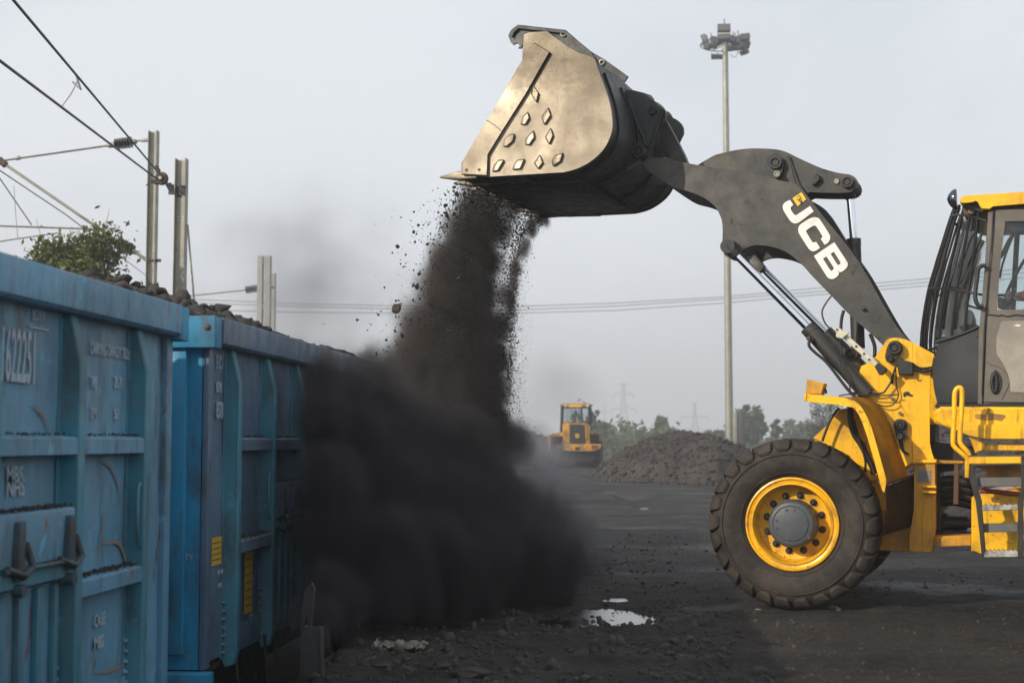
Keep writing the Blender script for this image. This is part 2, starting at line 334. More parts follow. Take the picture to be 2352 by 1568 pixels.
# ---------------------------------------------------------------- wheel
U0, Z0 = 0.0, HUBZ
TR = HUBZ+.004
def make_wheel(parent, out=True):
    s = 1
    bm = B()  # rim and disc
    prof = [(.070, .372), (.048, .377), (.034, .374), (.030, .362), (.046, .350), (.052, .330), (.040, .326), (.036, .318), (.046, .311), (.075, .306), (.165, .300), (.188, .288), (.193, .265), (.193, .0), (.26, 0), (.26, .30), (.40, .33), (.42, .372), (.36, .372), (.30, .33), (.12, .33), (.09, .37)]
    lathe(bm, prof, 0, 0, 72)
    w = obj('wheel', bm, M['rimyellow'], parent, 28)
    bm = B(); k = TR/.69
    prof = [(.078, .368), (.050, .385), (.028, .42), (.010, .47), (.004, .52), (.010, .565), (.024, .60), (.05, .636), (.085, .657), (.14, .664), (.31, .664), (.365, .657), (.40, .636), (.43, .60), (.446, .52), (.42, .42), (.375, .368)]
    lathe(bm, [(a, b*k) for a, b in prof], 0, 0, 96)
    # sidewall ring ridge
    lathe(bm, [(.006, .556*k), (-.001, .560*k), (-.001, .566*k), (.016, .572*k)], 0, 0, 96)
    lathe(bm, [(.036, .405*k), (.026, .409*k), (.024, .415*k), (.030, .42*k)], 0, 0, 96)
    N = 26
    for side in (0, 1):
        for i in range(N):
            a = 2*pi*(i+(.5 if side else 0))/N+random.uniform(-.006, .006); wd = .071+random.uniform(-.004, .004)
            lp = [(.012, .590), (.006, .612), (.016, .648), (.046, .678), (.085, .690), (.17, .693), (.222, .693), (.222, .64), (.10, .63), (.05, .60)]
            rings = []
            for e, sk in ((-1, 0), (1, 0)):
                rr = []
                for j, (v, r) in enumerate(lp):
                    taper = (.66 if j in (0,) else (.86 if j == 1 else 1.0))
                    aa = a + e*wd/.69*taper*(1.0 if r > .6 else .9) + (v-.05)*.35*(1 if side == 0 else -1)
                    vv = v if side == 0 else .45-v
                    rr.append(bm.verts.new((r*k*cos(aa), vv, r*k*sin(aa))))
                rings.append(rr)
            n = len(lp)
            fs = [bm.faces.new(rings[0]), bm.faces.new(rings[1][::-1])]
            for j in range(n): fs.append(bm.faces.new((rings[0][j], rings[0][(j+1) % n], rings[1][(j+1) % n], rings[1][j])))
            es = list({ed for q in fs[:2] for ed in q.edges})
            bmesh.ops.bevel(bm, geom=es, offset=.006, segments=1, affect='EDGES', clamp_overlap=True)
    t = obj('tyre', bm, M['rubber'], w, 30)
    bm = B(); lathe(bm, [(.2, .195), (.06, .192), (.03, .187), (.012, .178), (.004, .168), (.002, .150), (.007, .147), (.007, .141), (.000, .138), (-.003, .130), (-.003, 0)], 0, 0, 56)
    for i in range(8):
        a = 2*pi*i/8+.3+(.25 if i % 2 else 0); lathe(bm, [(-.003, .0115), (-.010, .010), (-.010, 0)], .120*cos(a), .120*sin(a), 8)
    a = -.62; lathe(bm, [(.004, .02), (-.012, .018), (-.012, .008), (-.006, .006), (-.006, 0)], .164*cos(a), .164*sin(a), 14)
    obj('hub_cap', bm, M['hub'], w)
    for i in range(12):
        a = 2*pi*i/12+.31; bm = B(); x, z = .228*cos(a), .228*sin(a)
        lathe(bm, [(.193, .030), (.186, .030), (.186, .021), (.166, .020), (.162, .016), (.162, .011), (.148, .010), (.148, 0)], x, z, 6 if i < 0 else 12)
        obj('wheel_nut', bm, M['blacksteel'], w)
    return w
M['rimyellow'] = paint('rim_yellow_paint', (.85, .43, .005), .36, 0, (.26, .13, .03, .8), (.45, .72), 6, (.07, .045, .03), .60, 22, None, .1, .15)
w0 = make_wheel(LD); w0.location = (U0, 0, Z0)
def place_wheel(u, v, rot, flip=False):
    w = copy_tree(w0, LD); w.location = (u, v, Z0); w.rotation_euler = (0, rot, pi if flip else 0); return w
VW = 2.30
place_wheel(U0, VW, .1, True); place_wheel(2.95, 0, .13); place_wheel(2.95, VW, .2, True)
# ---------------------------------------------------------------- bucket
BW = 2.34
shell = [(262,1193,1),(960,1172,1),(1050,1145),(1130,1105),(1210,1040),(1258,970),(1285,900),(1290,830),(1275,720),(1240,600),(1200,490),(1175,400,1),(1140,352,1),(975,207,1),(800,186,1),(650,172,1),(604,212,1),(592,242,1)]
sp = smooth(L(shell, 0, c4), 5, False)
def offs(poly, d):
    out = []
    for i, p in enumerate(poly):
        a = np.array(poly[max(i-1, 0)][:2]); b = np.array(poly[min(i+1, len(poly)-1)][:2]); t = b-a; t /= (np.linalg.norm(t)+1e-9)
        out.append((p[0]-t[1]*d, p[1]+t[0]*d))
    return out
inner = offs(sp, .028)
bm = B(); prism(bm, [p[:2] for p in sp]+inner[::-1], .0, BW, 0); BK = obj('bucket', bm, M['bucket_back'], LD, 30)
# stiffening ribs round the back and floor of the shell
ribo = offs(sp[:52], -.022)
for a, b in ((.16, .20), (.70, .86), (1.50, 1.66), (2.12, 2.16)):
    bm = B(); prism(bm, [p[:2] for p in sp[6:48]]+[q for q in ribo[6:48]][::-1], a, b, 0); obj('wear_strip', bm, M['bucket_dark'], BK, 30)
bm = B()
f0 = L([(262,1193),(700,1180),(700,1200),(252,1212)], 0, c4); prism(bm, f0, -.02, BW+.02, .004)
f1 = L([(330,1200),(960,1184),(1000,1176),(1010,1196),(960,1204),(330,1218)], 0, c4); prism(bm, f1, .3, BW-.3, .004)
obj('cutting_edge', bm, M['bucket_dark'], BK)
side = [(262,1190,1),(264,1110,1),(300,1050,1),(375,920,1),(440,815,1),(520,690,1),(600,545,1),(667,425,1),(683,412,1),(685,235,1),(720,218,1),(850,210,1),(882,242,1),(990,320,1),(1060,365,1),(1140,385,1),(1175,400,1),(1200,490),(1242,600),(1278,720),(1293,830),(1286,900),(1258,975),(1208,1045),(1130,1108),(1050,1148),(960,1172,1),(440,1203,1)]
M['worn_top'] = paint('coal_dusted_worn_steel', (.15, .12, .085), .5, .35, (.07, .055, .04, .8), (.35, .65), 6, None, bump=.4, bsc=30)
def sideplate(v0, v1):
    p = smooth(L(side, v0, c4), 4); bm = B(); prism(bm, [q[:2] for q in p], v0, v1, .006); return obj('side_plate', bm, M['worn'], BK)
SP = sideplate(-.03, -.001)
pp = smooth(L(side, -.03, c4), 4); bm = B(); prism(bm, [q[:2] for q in pp], BW+.001, BW+.03, .006); obj('side_plate', bm, M['bucket_back'], BK)
# dusty upper part of the plate, slightly proud patch plate
top = [(684,238,1),(720,221,1),(849,213,1),(880,246,1),(989,324,1),(1058,368,1),(1138,389,1),(1100,372,1),(1010,352,1),(905,400,1),(862,352,1),(762,289,1),(686,420,1)]
cut = [(760,288,1),(867,355,1),(700,640,1),(540,892,1),(437,1050,1),(441,1196,1),(266,1187,1),(267,1112,1),(302,1053,1),(443,818,1),(604,546,1),(668,428,1)]
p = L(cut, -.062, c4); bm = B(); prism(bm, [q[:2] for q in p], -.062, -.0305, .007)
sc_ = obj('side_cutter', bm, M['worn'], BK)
bm = B()
for q in ((300,1157),(386,1155)):
    u, z = LP(*c4(q), -.064); lathe(bm, [(-.0635, 0), (-.0635, .014), (-.0615, .015)], u, z, 12)
obj('bolt_hole', bm, M['black'], sc_)
# weld seam on the cutter
hose('weld_seam', [(437,818),(480,845),(535,888)], -.064, .004, M['worn'], c4, sc_, 2)
def padshape(cx, cy, w, h, sk): # lozenges with a slant
    return [(cx+sk*.5, cy-h/2), (cx+w/2, cy-h*.08-abs(sk)*.1), (cx-sk*.5, cy+h/2), (cx-w/2, cy+h*.08+abs(sk)*.1)]
pads = [[(752,580),(790,630),(774,696),(742,645)],
        [(718,764),(727,800),(697,848),(672,848),(684,795)],
        [(857,732),(873,785),(828,848),(812,795)],
        [(627,912),(615,958),(565,1000),(552,998),(558,950),(600,915)],
        [(757,890),(764,930),(722,988),(702,985),(705,945)],
        [(873,872),(888,920),(860,980),(836,935)],
        [(523,1088),(556,1088),(510,1160),(477,1168),(488,1125)],
        [(650,1088),(695,1082),(665,1148),(614,1155),(625,1120)],
        [(800,1055),(818,1105),(785,1148),(762,1110)],
        [(905,1058),(957,1042),(940,1095),(888,1130),(882,1095)]]
for q in pads:
    cx = sum(a for a, b in q)/len(q); cy = sum(b for a, b in q)/len(q)
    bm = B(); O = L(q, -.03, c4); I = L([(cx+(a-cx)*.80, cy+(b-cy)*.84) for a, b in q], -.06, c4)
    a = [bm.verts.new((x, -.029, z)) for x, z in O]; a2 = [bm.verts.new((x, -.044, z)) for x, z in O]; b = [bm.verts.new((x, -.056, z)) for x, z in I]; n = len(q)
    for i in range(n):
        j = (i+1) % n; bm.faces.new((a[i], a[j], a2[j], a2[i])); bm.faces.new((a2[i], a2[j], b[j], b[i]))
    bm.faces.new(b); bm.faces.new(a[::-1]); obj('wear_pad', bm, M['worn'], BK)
# teeth
ul, zl = LP(*c4((262, 1194)), 0)
for i in range(8):
    v = .0+i*(BW-.09)/7
    bm = B(); y0, y1 = v-.03, v+.07
    A = [(ul+.16, zl+.022), (ul-.02, zl+.034), (ul-.20, zl+.004), (ul-.205, zl-.006), (ul-.02, zl-.04), (ul+.16, zl-.038)]
    prism(bm, A, y0, y1, .006)
    for vt in bm.verts:
        if vt.co.x < ul-.15: vt.co.y = v+.02+(vt.co.y-v-.02)*.55
    obj('bucket_tooth', bm, M['worn'], BK)
# spill guard at the upper lip with torn end
guard = [(583,246,1),(592,222,1),(606,200,1),(650,168,1),(975,204,1),(1062,280,1),(1150,352,1),(1240,405,1),(1400,520,1),(1375,560,1),(1240,470,1),(1180,402,1),(1060,368,1),(990,322,1),(880,244,1),(850,212,1),(720,222,1),(684,238,1),(684,300,1),(672,330,1),(650,328,1),(664,312,1),(652,290,1),(630,295,1),(618,306,1),(602,290,1)]
gp = L(guard, .03, c4); bm = B(); prism(bm, [q[:2] for q in gp], .03, .055, .003); obj('spill_guard', bm, M['bucket_back'], BK)
# lifting eyes are pale see-through slots: rings welded on the plate
for q in ((959,232),(1221,425)):
    u, z = LP(*c4(q), .02); bm = B(); lathe(bm, [(.029, .028), (.015, .028), (.012, .022), (.012, .017), (.029, .016)], u, z, 16); obj('lifting_eye', bm, M['galv'], BK)
# rear hinge brackets
brk = [(300,0,1),(380,5,1),(520,42,1),(600,66,1),(630,105,1),(625,130,1),(720,180),(775,250),(785,330),(770,370,1),(735,420,1),(700,520,1),(640,680,1),(600,720,1),(570,800),(520,845),(450,850),(390,810),(345,700,1),(350,600,1)]
pr('hinge_bracket', brk, .78, .83, M['bucket_back'], cN, sm=True, parent=BK)
bq = smooth(L(brk, .78, cN)); bm = B(); prism(bm, [q[:2] for q in bq], 1.48, 1.53, .006); obj('hinge_bracket', bm, M['bucket_back'], BK)
bm = B(); bq2 = L([(60,-160,1),(300,-20,1),(420,250,1),(480,470,1),(560,700,1),(380,790,1),(200,300,1)], .68, cN)
prism(bm, [q[:2] for q in bq2], .86, .89, .004); obj('hinge_bracket', bm, M['bucket_dark'], BK)
pins('pin_boss', (620,260), .77, .9, .036*1.1, None, cN, BK)
pins('pin_boss', (452,757), .70, .9, .062, None, cN, BK)
pr('pin_retainer', [(395,610,1),(440,640),(500,715),(510,770),(470,820),(410,810),(365,740),(345,670)], .745, .78, M['bucket_back'], cN, sm=True, parent=BK)
hose('gusset_bar', [(330,110),(390,300),(480,520),(545,690)], .75, .014, M['bucket_back'], cN, BK, 2)
hose('gusset_bar', [(745,240),(700,400),(650,560),(600,715)], .75, .018, M['blacksteel'], cN, BK, 2)
# short light weld bars on shell back
for a in (((320,985),(480,890)), ((675,1200),(790,1140))):
    hose('weld_bar', [a[0], a[1]], .60 if a[0][0] < 400 else 1.9, .016, M['hub'], cN, BK, 1)
# tilt link between crank and bucket
pr('tilt_link', [(640,300,1),(700,285,1),(790,375,1),(840,470,1),(930,640,1),(1010,800,1),(1050,905,1),(1090,1010,1),(960,1010,1),(850,850,1),(720,600,1)], 1.08, 1.2, M['arm'], cN)
# ---------------------------------------------------------------- arms
arm = [(185,236,1),(240,196,1),(300,205),(350,198),(420,222),(500,240),(700,275),(900,305),(1010,325),(1100,352),(1240,380,1),(1300,445,1),(1420,600),(1560,770),(1680,940),(1916,1345),(2085,1500,1),(2100,1640,1),(1900,1560,1),(1790,1440),(1600,1270),(1480,1145),(1350,1012),(1300,955),(1250,905,1),(1180,850),(1100,815),(1000,797),(930,803),(870,828,1),(850,870,1),(800,892),(755,850),(733,820),(735,760),(736,680),(728,620),(700,558),(665,515),(600,470),(500,430),(385,395),(200,272,1)]
VA0, VA1 = .70, .76
pr('lift_arm', arm, VA0, VA1, M['arm'], c5, sm=True, bev=.008)
arm2 = [p for p in arm]
ap = smooth(L(arm, VA0, c5)); bm = B(); prism(bm, [q[:2] for q in ap], 1.60, 1.66, .008); obj('lift_arm', bm, M['arm'], LD)
# far side tilt bracket bulge on the arm
pr('arm_bracket', [(1350,500,1),(1440,560),(1510,660),(1575,765),(1700,950,1),(1640,980,1),(1440,700,1)], 1.0, 1.25, M['blacksteel'], c5, sm=True)
# cross tube between the arms
u, z = LP(*c5((800,560)), .76); bm = B(); tube(bm, [(u, .76, z), (u, 1.60, z)], .11, 20); obj('cross_tube', bm, M['arm'], LD)
u, z = LP(*c5((1750,1290)), .76); bm = B(); tube(bm, [(u, .76, z), (u, 1.60, z)], .07, 16); obj('cross_tube', bm, M['arm'], LD)
# small black steel stop on the near lift arm
pr('arm_stop', [(1668,1222,1),(1690,1208,1),(1712,1232,1),(1684,1240,1)], .66, .699, M['blacksteel'], c5, bev=.003)
# lettering
J = [(300,283,1),(346,352,1),(318,372),(308,398),(318,425),(352,475),(375,488),(400,480),(573,365,1),(624,440,1),(440,575),(400,598),(360,602),(322,585),(290,550),(220,440),(203,395),(206,350),(232,318),(270,296)]
Cc = [(770,892,1),(718,812,1),(738,790),(735,765),(662,650),(640,633),(615,636),(545,680),(524,700),(524,722),(598,845),(618,860),(640,858),(655,852,1),(710,935,1),(660,968),(615,982),(575,965),(540,925),(430,750),(412,695),(418,650),(450,610),(560,540),(620,519),(670,524),(710,555),(830,740),(847,790),(838,830),(810,870)]
Bo = [(625,1045,1),(903,858,1),(1065,1105),(1084,1150),(1078,1195),(1050,1225),(1010,1258),(975,1262),(950,1240),(966,1275),(955,1310),(915,1345),(870,1358),(825,1345),(790,1305)]
Bh1 = [(748,1080,1),(797,1052,1),(890,1195),(892,1222),(872,1242),(845,1232)]; Bh2 = [(852,1015,1),(897,988,1),(980,1120),(984,1150),(962,1164),(940,1155)]
LT = .006
def letter(outl, holes=(), v=VA0-LT, m='white', parent=None, cc=cA, name='letter'):
    cu = bpy.data.curves.new('l', 'CURVE'); cu.dimensions = '2D'; cu.fill_mode = 'BOTH'; cu.extrude = .0028
    for pl in (outl,)+tuple(holes):
        p = smooth(L(pl, v, cc), 5); s = cu.splines.new('POLY'); s.points.add(len(p)-1)
        for i, q in enumerate(p): s.points[i].co = (q[0], q[1], 0, 1)
        s.use_cyclic_u = True
    t = bpy.data.objects.new('t', cu); dg = bpy.context.evaluated_depsgraph_get(); COL.objects.link(t); dg.update()
    me = bpy.data.meshes.new_from_object(t.evaluated_get(dg)); bpy.data.objects.remove(t)
    for vt in me.vertices: vt.co = (vt.co.x, v+vt.co.z, vt.co.y)
    me.materials.clear(); o = link(name, me, M[m], parent or LD, None); return o
letter(J); letter(Cc); letter(Bo, (Bh1, Bh2))
letter([(458,177,1),(520,275,1),(404,368,1),(333,260,1)], (), VA0-.005, 'decal_yellow', name='badge')
for q in ([(392,268,1),(402,262,1),(418,285,1),(438,262,1),(446,236,1),(430,226,1),(424,232,1),(438,243,1),(424,272,1),(410,290,1)], [(412,292,1),(440,262,1),(452,258,1),(462,270,1),(456,276,1),(448,268,1),(428,288,1),(436,300,1),(430,306,1)], [(432,304,1),(458,280,1),(468,292,1),(462,300,1),(466,306,1),(454,318,1),(442,318,1)], [(395,240,1),(426,214,1),(428,219,1),(398,246,1)], [(436,330,1),(466,314,1),(464,322,1),(440,336,1)]):
    letter(q, (), VA0-.009, 'decal_black', name='badge_print')
# bell crank
crank = [(560,262),(640,208),(700,180),(830,150),(950,139),(1080,144),(1160,160),(1250,203),(1400,270),(1500,300),(1560,311),(1610,320),(1648,350),(1654,395),(1625,430),(1560,440),(1440,441),(1310,436,1),(1200,520,1),(900,420),(640,420),(540,330)]
pr('bell_crank', crank, .98, 1.10, M['arm'], c5, sm=True, bev=.01)
kp = smooth(L(crank, .98, c5)); bm = B(); prism(bm, [q[:2] for q in kp], 1.22, 1.34, .01); obj('bell_crank', bm, M['arm'], LD)
pr('crank_boss_plate', [(1040,230),(1060,190),(1100,172),(1140,200),(1152,245),(1140,300),(1125,335),(1095,338),(1078,310),(1062,275)], .93, .98, M['blacksteel'], c5, sm=True)
pins('pin_boss', (1097,236), .915, 1.36, .058, None, c5)
pins('pin_boss', (1107,314), .905, .95, .03, M['galv'], c5)
pins('pin_boss', (1585,368), .95, 1.37, .052, None, c5)
disc('grease_plug', (1511,363), .965, 1.0, .026, M['galv'], c5)
pr('crank_stop', [(1345,385,1),(1360,355,1),(1372,310,1),(1392,318,1),(1398,350,1),(1366,385,1)], .93, .98, M['blacksteel'], c5)
pr('guard_lip', [(1180,190,1),(1196,195,1),(1250,370,1),(1306,440,1),(1290,446,1),(1236,380,1)], .955, .98, M['black'], c5)
# pins at arm
pins('pin_boss', (775,810), .66, .80, .055, None, c5)
# cylinders: barrel object with the rod as its sub-part
def cylinder(p0, pm, p1, v, rr, rb, eye0=True):
    a = Vector((LP(*p0, v)[0], v, LP(*p0, v)[1])); b = Vector((LP(*pm, v)[0], v, LP(*pm, v)[1])); c = Vector((LP(*p1, v)[0], v, LP(*p1, v)[1])); c = b+(c-b)
    bm = B(); d = (c-b).normalized(); tube(bm, [b-d*.012, b-d*.01, b+d*.05, b+d*.052, c], [rr*1.25, rb*1.04, rb*1.04, rb, rb], 28)
    br = obj('cylinder_barrel', bm, M['blacksteel2'], LD, 40)
    bm = B(); tube(bm, [a, b], rr, 28); obj('cylinder_rod', bm, M['chrome'], br, 40)
    bm = B(); tube(bm, [a-d*.02, a+d*.10, a+d*.12], [rr*1.6, rr*1.5, rr*1.1], 14); lathe(bm, [(v-.05, 0), (v-.05, rr*1.9), (v+.05, rr*1.9), (v+.05, 0)], a.x, a.z, 20); obj('rod_eye', bm, M['blacksteel'], br, 40)
    return br
M['blacksteel2'] = paint('black_cylinder_paint', (.028, .027, .026), .42, .1, (.07, .06, .048, .6), (.4, .75), 4, None, bump=.15)
cylinder((1673,567), c6((716,205)), c6((1082,612)), .615, .033, .066)
cylinder((1727,591), (1899,764), c6((1290,700)), 1.60, .031, .062)
pr('clevis', [(735,790,1),(760,770,1),(820,770,1),(870,850,1),(835,905,1),(790,890),(745,855)], .64, .69, M['blacksteel2'], c5, sm=True)
pr('clevis', [(900,870,1),(960,860,1),(1025,940,1),(990,985,1),(930,930)], 1.5, 1.58, M['blacksteel2'], c5, sm=True)
cylinder((1951,428), (1961,551), (1971,800), 1.15, .034, .060)
pins('pin_boss', (1612,1535), 1.02, 1.28, .06, None, c5)
# hoses about the cylinders
hose('hose', [(1310,1440),(1330,1420),(1325,1480),(1370,1530),(1450,1600),(1590,1780),(1690,1880),(1715,1930)], .50, .013, M['black'], c5)
hose('hose', [(1478,1140),(1440,1190),(1413,1250),(1430,1320),(1475,1375),(1520,1420)], .66, .007, M['black'], c5)
hose('hose', [(1560,1240),(1545,1300),(1540,1390)], .9, .014, M['black'], c5)
hose('hose', [(1740,1400),(1770,1480),(1770,1560)], .9, .016, M['black'], c5)
hose('hose', [(905,260),(920,330),(915,420),(960,500),(975,600)], .50, .006, M['black'], c6)
# cream link bar
pr('link_bar', [(873,215,1),(882,203,1),(912,207,1),(1145,420,1),(1128,442,1),(1100,425,1)], .46, .50, M['cream'], c6)
pr('link_bar', [(885,245,1),(895,228,1),(965,228,1),(960,243,1),(940,250,1),(925,270,1),(888,262,1)], .42, .455, M['cream'], c6, bev=.003)
pr('link_bar_end', [(1122,440,1),(1146,420,1),(1196,450,1),(1194,468,1),(1166,492,1),(1150,490,1)], .43, .53, M['black'], c6)
bm = B()
for q in ((893,215),(935,250),(1010,317),(1058,362),(1090,398)):
    u, z = LP(*c6(q), .455); lathe(bm, [(.458, 0), (.452, .009), (.461, .010)], u, z, 8)
obj('bolt', bm, M['black'], LD)
# ---------------------------------------------------------------- front frame
fr = [(520,232,1),(535,200),(560,182),(600,178),(640,184),(690,202,1),(825,275,1),(806,340,1),(797,400,1),(793,560,1),(790,790,1),(800,840),(832,900,1),(690,897,1),(600,960,1),(540,1012,1),(440,1012,1),(330,860,1),(110,765,1),(200,682,1),(270,592,1),(330,590,1),(350,520,1),(392,500,1),(330,462,1),(385,385,1),(395,340,1),(470,310,1)]
pr('front_frame', fr, .66, .70, M['yellow'], c7, sm=True, bev=.008)
fp = smooth(L(fr, .66, c7)); bm = B(); prism(bm, [q[:2] for q in fp], 1.68, 1.72, .008); obj('front_frame', bm, M['yellow'], LD)
pr('front_frame', [(120,768,1),(210,685,1),(285,600,1),(400,690,1),(470,860,1),(480,1010,1),(560,1100,1),(500,1330,1),(300,1330,1)], .74, 1.66, M['yellow'], c7)
# raised edge strip of the tower plate
pr('frame_rib', [(690,202,1),(825,275,1),(806,340,1),(797,400,1),(793,560,1),(790,790,1),(800,840,1),(826,888,1),(694,888,1),(690,700,1),(680,650,1),(620,560,1),(616,480,1),(700,380,1)], .635, .659, M['yellow'], c7)
pr('frame_post', [(700,910,1),(828,905,1),(828,1290,1),(808,1432,1),(674,1424,1),(672,1330,1),(706,1180,1)], .56, .70, M['yellow_dirty'], c7)
pr('frame_flange', [(690,888,1),(834,886,1),(834,907,1),(690,911,1)], .54, .70, M['yellow'], c7)
for y in (1038, 1070):
    pr('frame_flange', [(752,y,1),(832,y+2,1),(832,y+14,1),(752,y+12,1)], .50, .56, M['yellow'], c7, bev=.003)
pr('axle_housing', [(470,1180,1),(700,1180,1),(672,1425,1),(480,1415,1),(400,1330,1)], .72, 1.6, M['yellow_dirty'], c7)
bm = B(); tube(bm, [(0, .2, Z0), (0, .5, Z0), (0, .55, Z0), (0, 1.75, Z0), (0, 1.8, Z0), (0, 2.1, Z0)], [.15, .15, .2, .2, .15, .15], 20); obj('front_axle', bm, M['yellow_dirty'], LD)
pr('nameplate', [(718,948,1),(800,948,1),(800,1020,1),(718,1020,1)], .553, .558, M['plate'], c7, bev=.001)
bm = B()
for i in range(7):
    a = L([(726,958+i*8),(792-(i%3)*10,958+i*8),(792-(i%3)*10,960+i*8),(726,960+i*8)], .552, c7); prism(bm, a, .5515, .5528, 0)
obj('nameplate_print', bm, M['decal_black'], LD, None)
# black bosses and bracket on the frame
def lobe(pts, v0, v1, mm='blacksteel'): return pr('boss_plate', pts, v0, v1, M[mm], c7, sm=True)
lobe([(545,235),(560,205),(595,193),(628,210),(636,245),(620,275),(598,300),(575,322),(545,318),(533,290),(538,262)], .60, .634)
pins('pin_boss', (588,236), .585, .66, .056, None, c7)
pins('pin_boss', (560,297), .59, .62, .028, None, c7)
lobe([(583,690),(592,660),(622,650),(655,662),(663,695),(655,735),(640,768),(618,776),(600,760),(592,730)], .60, .634)
pins('pin_boss', (622,684), .585, .62, .036, None, c7)
pins('pin_boss', (620,752), .59, .62, .022, M['galv'], c7)
pr('valve_block', [(600,300,1),(625,292,1),(645,312,1),(697,322,1),(697,392,1),(612,392,1)], .56, .633, M['black'], c7)
for q in ((573,530),(620,617),(663,757)): pins('bolt', q, .645, .66, .014, M['galv'], c7)
hose('hose', [(695,330),(740,355),(805,350)], .59, .010, M['black'], c7); hose('hose', [(695,352),(750,372),(805,362)], .59, .012, M['black'], c7)
hose('hose', [(605,335),(590,360),(575,420),(545,470),(515,500),(430,503),(345,498)], .59, .008, M['black'], c7)
hose('hose', [(592,335),(598,400),(600,460),(612,505),(600,545),(570,572),(520,575),(450,545)], .60, .0055, M['black'], c7)
hose('hose', [(905,620),(980,610),(1160,617),(1265,612)], .55, .006, M['blacksteel'], c6)
# paint scars on the frame: thin flakes of bare dark metal
for q in ([(560,735),(572,720),(586,770),(598,800),(612,820),(604,838),(585,800),(570,770)], [(612,770),(635,775),(645,830),(668,850),(672,862),(640,850),(622,820)], [(640,500),(668,490),(682,505),(698,512),(690,520),(660,515),(645,524)], [(570,400),(582,395),(580,440),(568,444)], [(718,415),(735,425),(750,420),(745,428),(728,430)], [(536,750),(548,745),(552,760),(540,758)]):
    pr('paint_scar', q, .6315 if q[0][0] > 600 else .6565, .66, M['black'], c7, sm=True, bev=0)
# ---------------------------------------------------------------- mudguard
lipo = [(130,112),(300,135),(500,150),(640,170),(720,192),(785,235),(835,290),(872,350),(920,450),(962,560),(1010,720),(1060,900),(1100,1040),(1132,1170),(1128,1230)]
inn = [(430,160),(520,160),(640,158),(760,155),(880,160),(960,195),(1030,240),(1090,310),(1140,400),(1190,500),(1230,600),(1280,760),(1330,900),(1390,1060),(1400,1150)]
A = [(LP(*cM(p), -.0)[0], -.0, LP(*cM(p), -.0)[1]) for p in lipo]
Bq = [(LP(*cM(p), .62)[0], .62, LP(*cM(p), .62)[1]) for p in inn]
bm = B()
mids = []
K = 6
grid = [[bm.verts.new(Vector(a).lerp(Vector(b), k/K)) for k in range(K+1)] for a, b in zip(A, Bq)]
for i in range(len(A)-1):
    for k in range(K): bm.faces.new((grid[i][k], grid[i][k+1], grid[i+1][k+1], grid[i+1][k]))
bmesh.ops.solidify(bm, geom=bm.faces[:], thickness=.008)
MG = obj('mudguard', bm, M['yellow_dirty'], LD, 40)
lipi = [(150,208),(300,228),(480,245),(700,280),(735,292),(765,325),(800,380),(845,480),(900,640),(945,790),(985,930),(1020,1060),(1055,1200),(1085,1300),(1100,1332)]
lip = [p+(1,) if i in (0,) else p for i, p in enumerate(lipo)]+[(1112,1325,1)]+[p for p in lipi[::-1][1:]]+[(124,200,1)]
pr('mudguard_lip', lip, -.02, .0, M['yellow'], cM, sm=True, bev=.004)
pr('mudguard_lip', [(124,200,1),(130,112,1),(160,118,1),(152,208,1)], -.03, -.0205, M['yellow'], cM, bev=.002)
# horizontal shelf of the guard reaching back to the frame
sh = L([(130,112),(640,170),(640,205),(150,208)], 0, cM); bm = B(); prism(bm, sh, .001, .60, .004); obj('mudguard', bm, M['yellow'], LD)
bm = B()
fl = [(p[0], p[1]) for p in L([(540,1042),(538,1180),(528,1260),(508,1335)], .02, c7)]; f2 = [(p[0], p[1]) for p in L([(708,978),(712,1100),(708,1200),(690,1278)], .62, c7)]
g = [[bm.verts.new(Vector((a[0], .02, a[1])).lerp(Vector((b[0], .62, b[1])), k/5)+Vector((0, 0, 0))) for k in range(6)] for a, b in zip(fl, f2)]
for i in range(3):
    for k in range(5): bm.faces.new((g[i][k], g[i][k+1], g[i+1][k+1], g[i+1][k]))
bmesh.ops.solidify(bm, geom=bm.faces[:], thickness=.012); obj('mudflap', bm, M['mudflap'] if 'mudflap' in M else M['black'], LD)
hose('flap_rod', [(527,1120,.0),(533,1060,.0),(550,1030,.02),(620,1003,.3),(708,972,.62)], 0, .008, M['black'], c7)
# head lamp box
pr('headlamp_box', [(708,516,1),(816,544,1),(797,612,1),(700,606,1)], .04, .22, M['brownyellow'] if 'brownyellow' in M else M['yellow_dirty'], c6)
hose('lamp_bolt', [(800,578),(822,584),(826,606)], .1, .009, M['black'], c6)
# hoses behind the wheel
hose('hose', [(560,290),(500,360),(440,460),(400,560),(370,640),(350,700)], .55, .011, M['black'], cM)
hose('hose', [(700,240),(690,330),(705,480),(750,620),(830,740),(900,880),(960,1000),(990,1100)], .55, .026, M['black'], cM)
hose('hose', [(735,430),(790,640),(850,820),(880,950),(875,1080)], .52, .010, M['black'], cM)
hose('hose', [(740,520),(800,660),(870,790),(930,860),(975,930)], .57, .008, M['yellow'], cM)
# ================================================================== CAB AND REAR HALF
M['brownyellow'] = M['yellow_dirty']
VC = .40; VC2 = 1.92
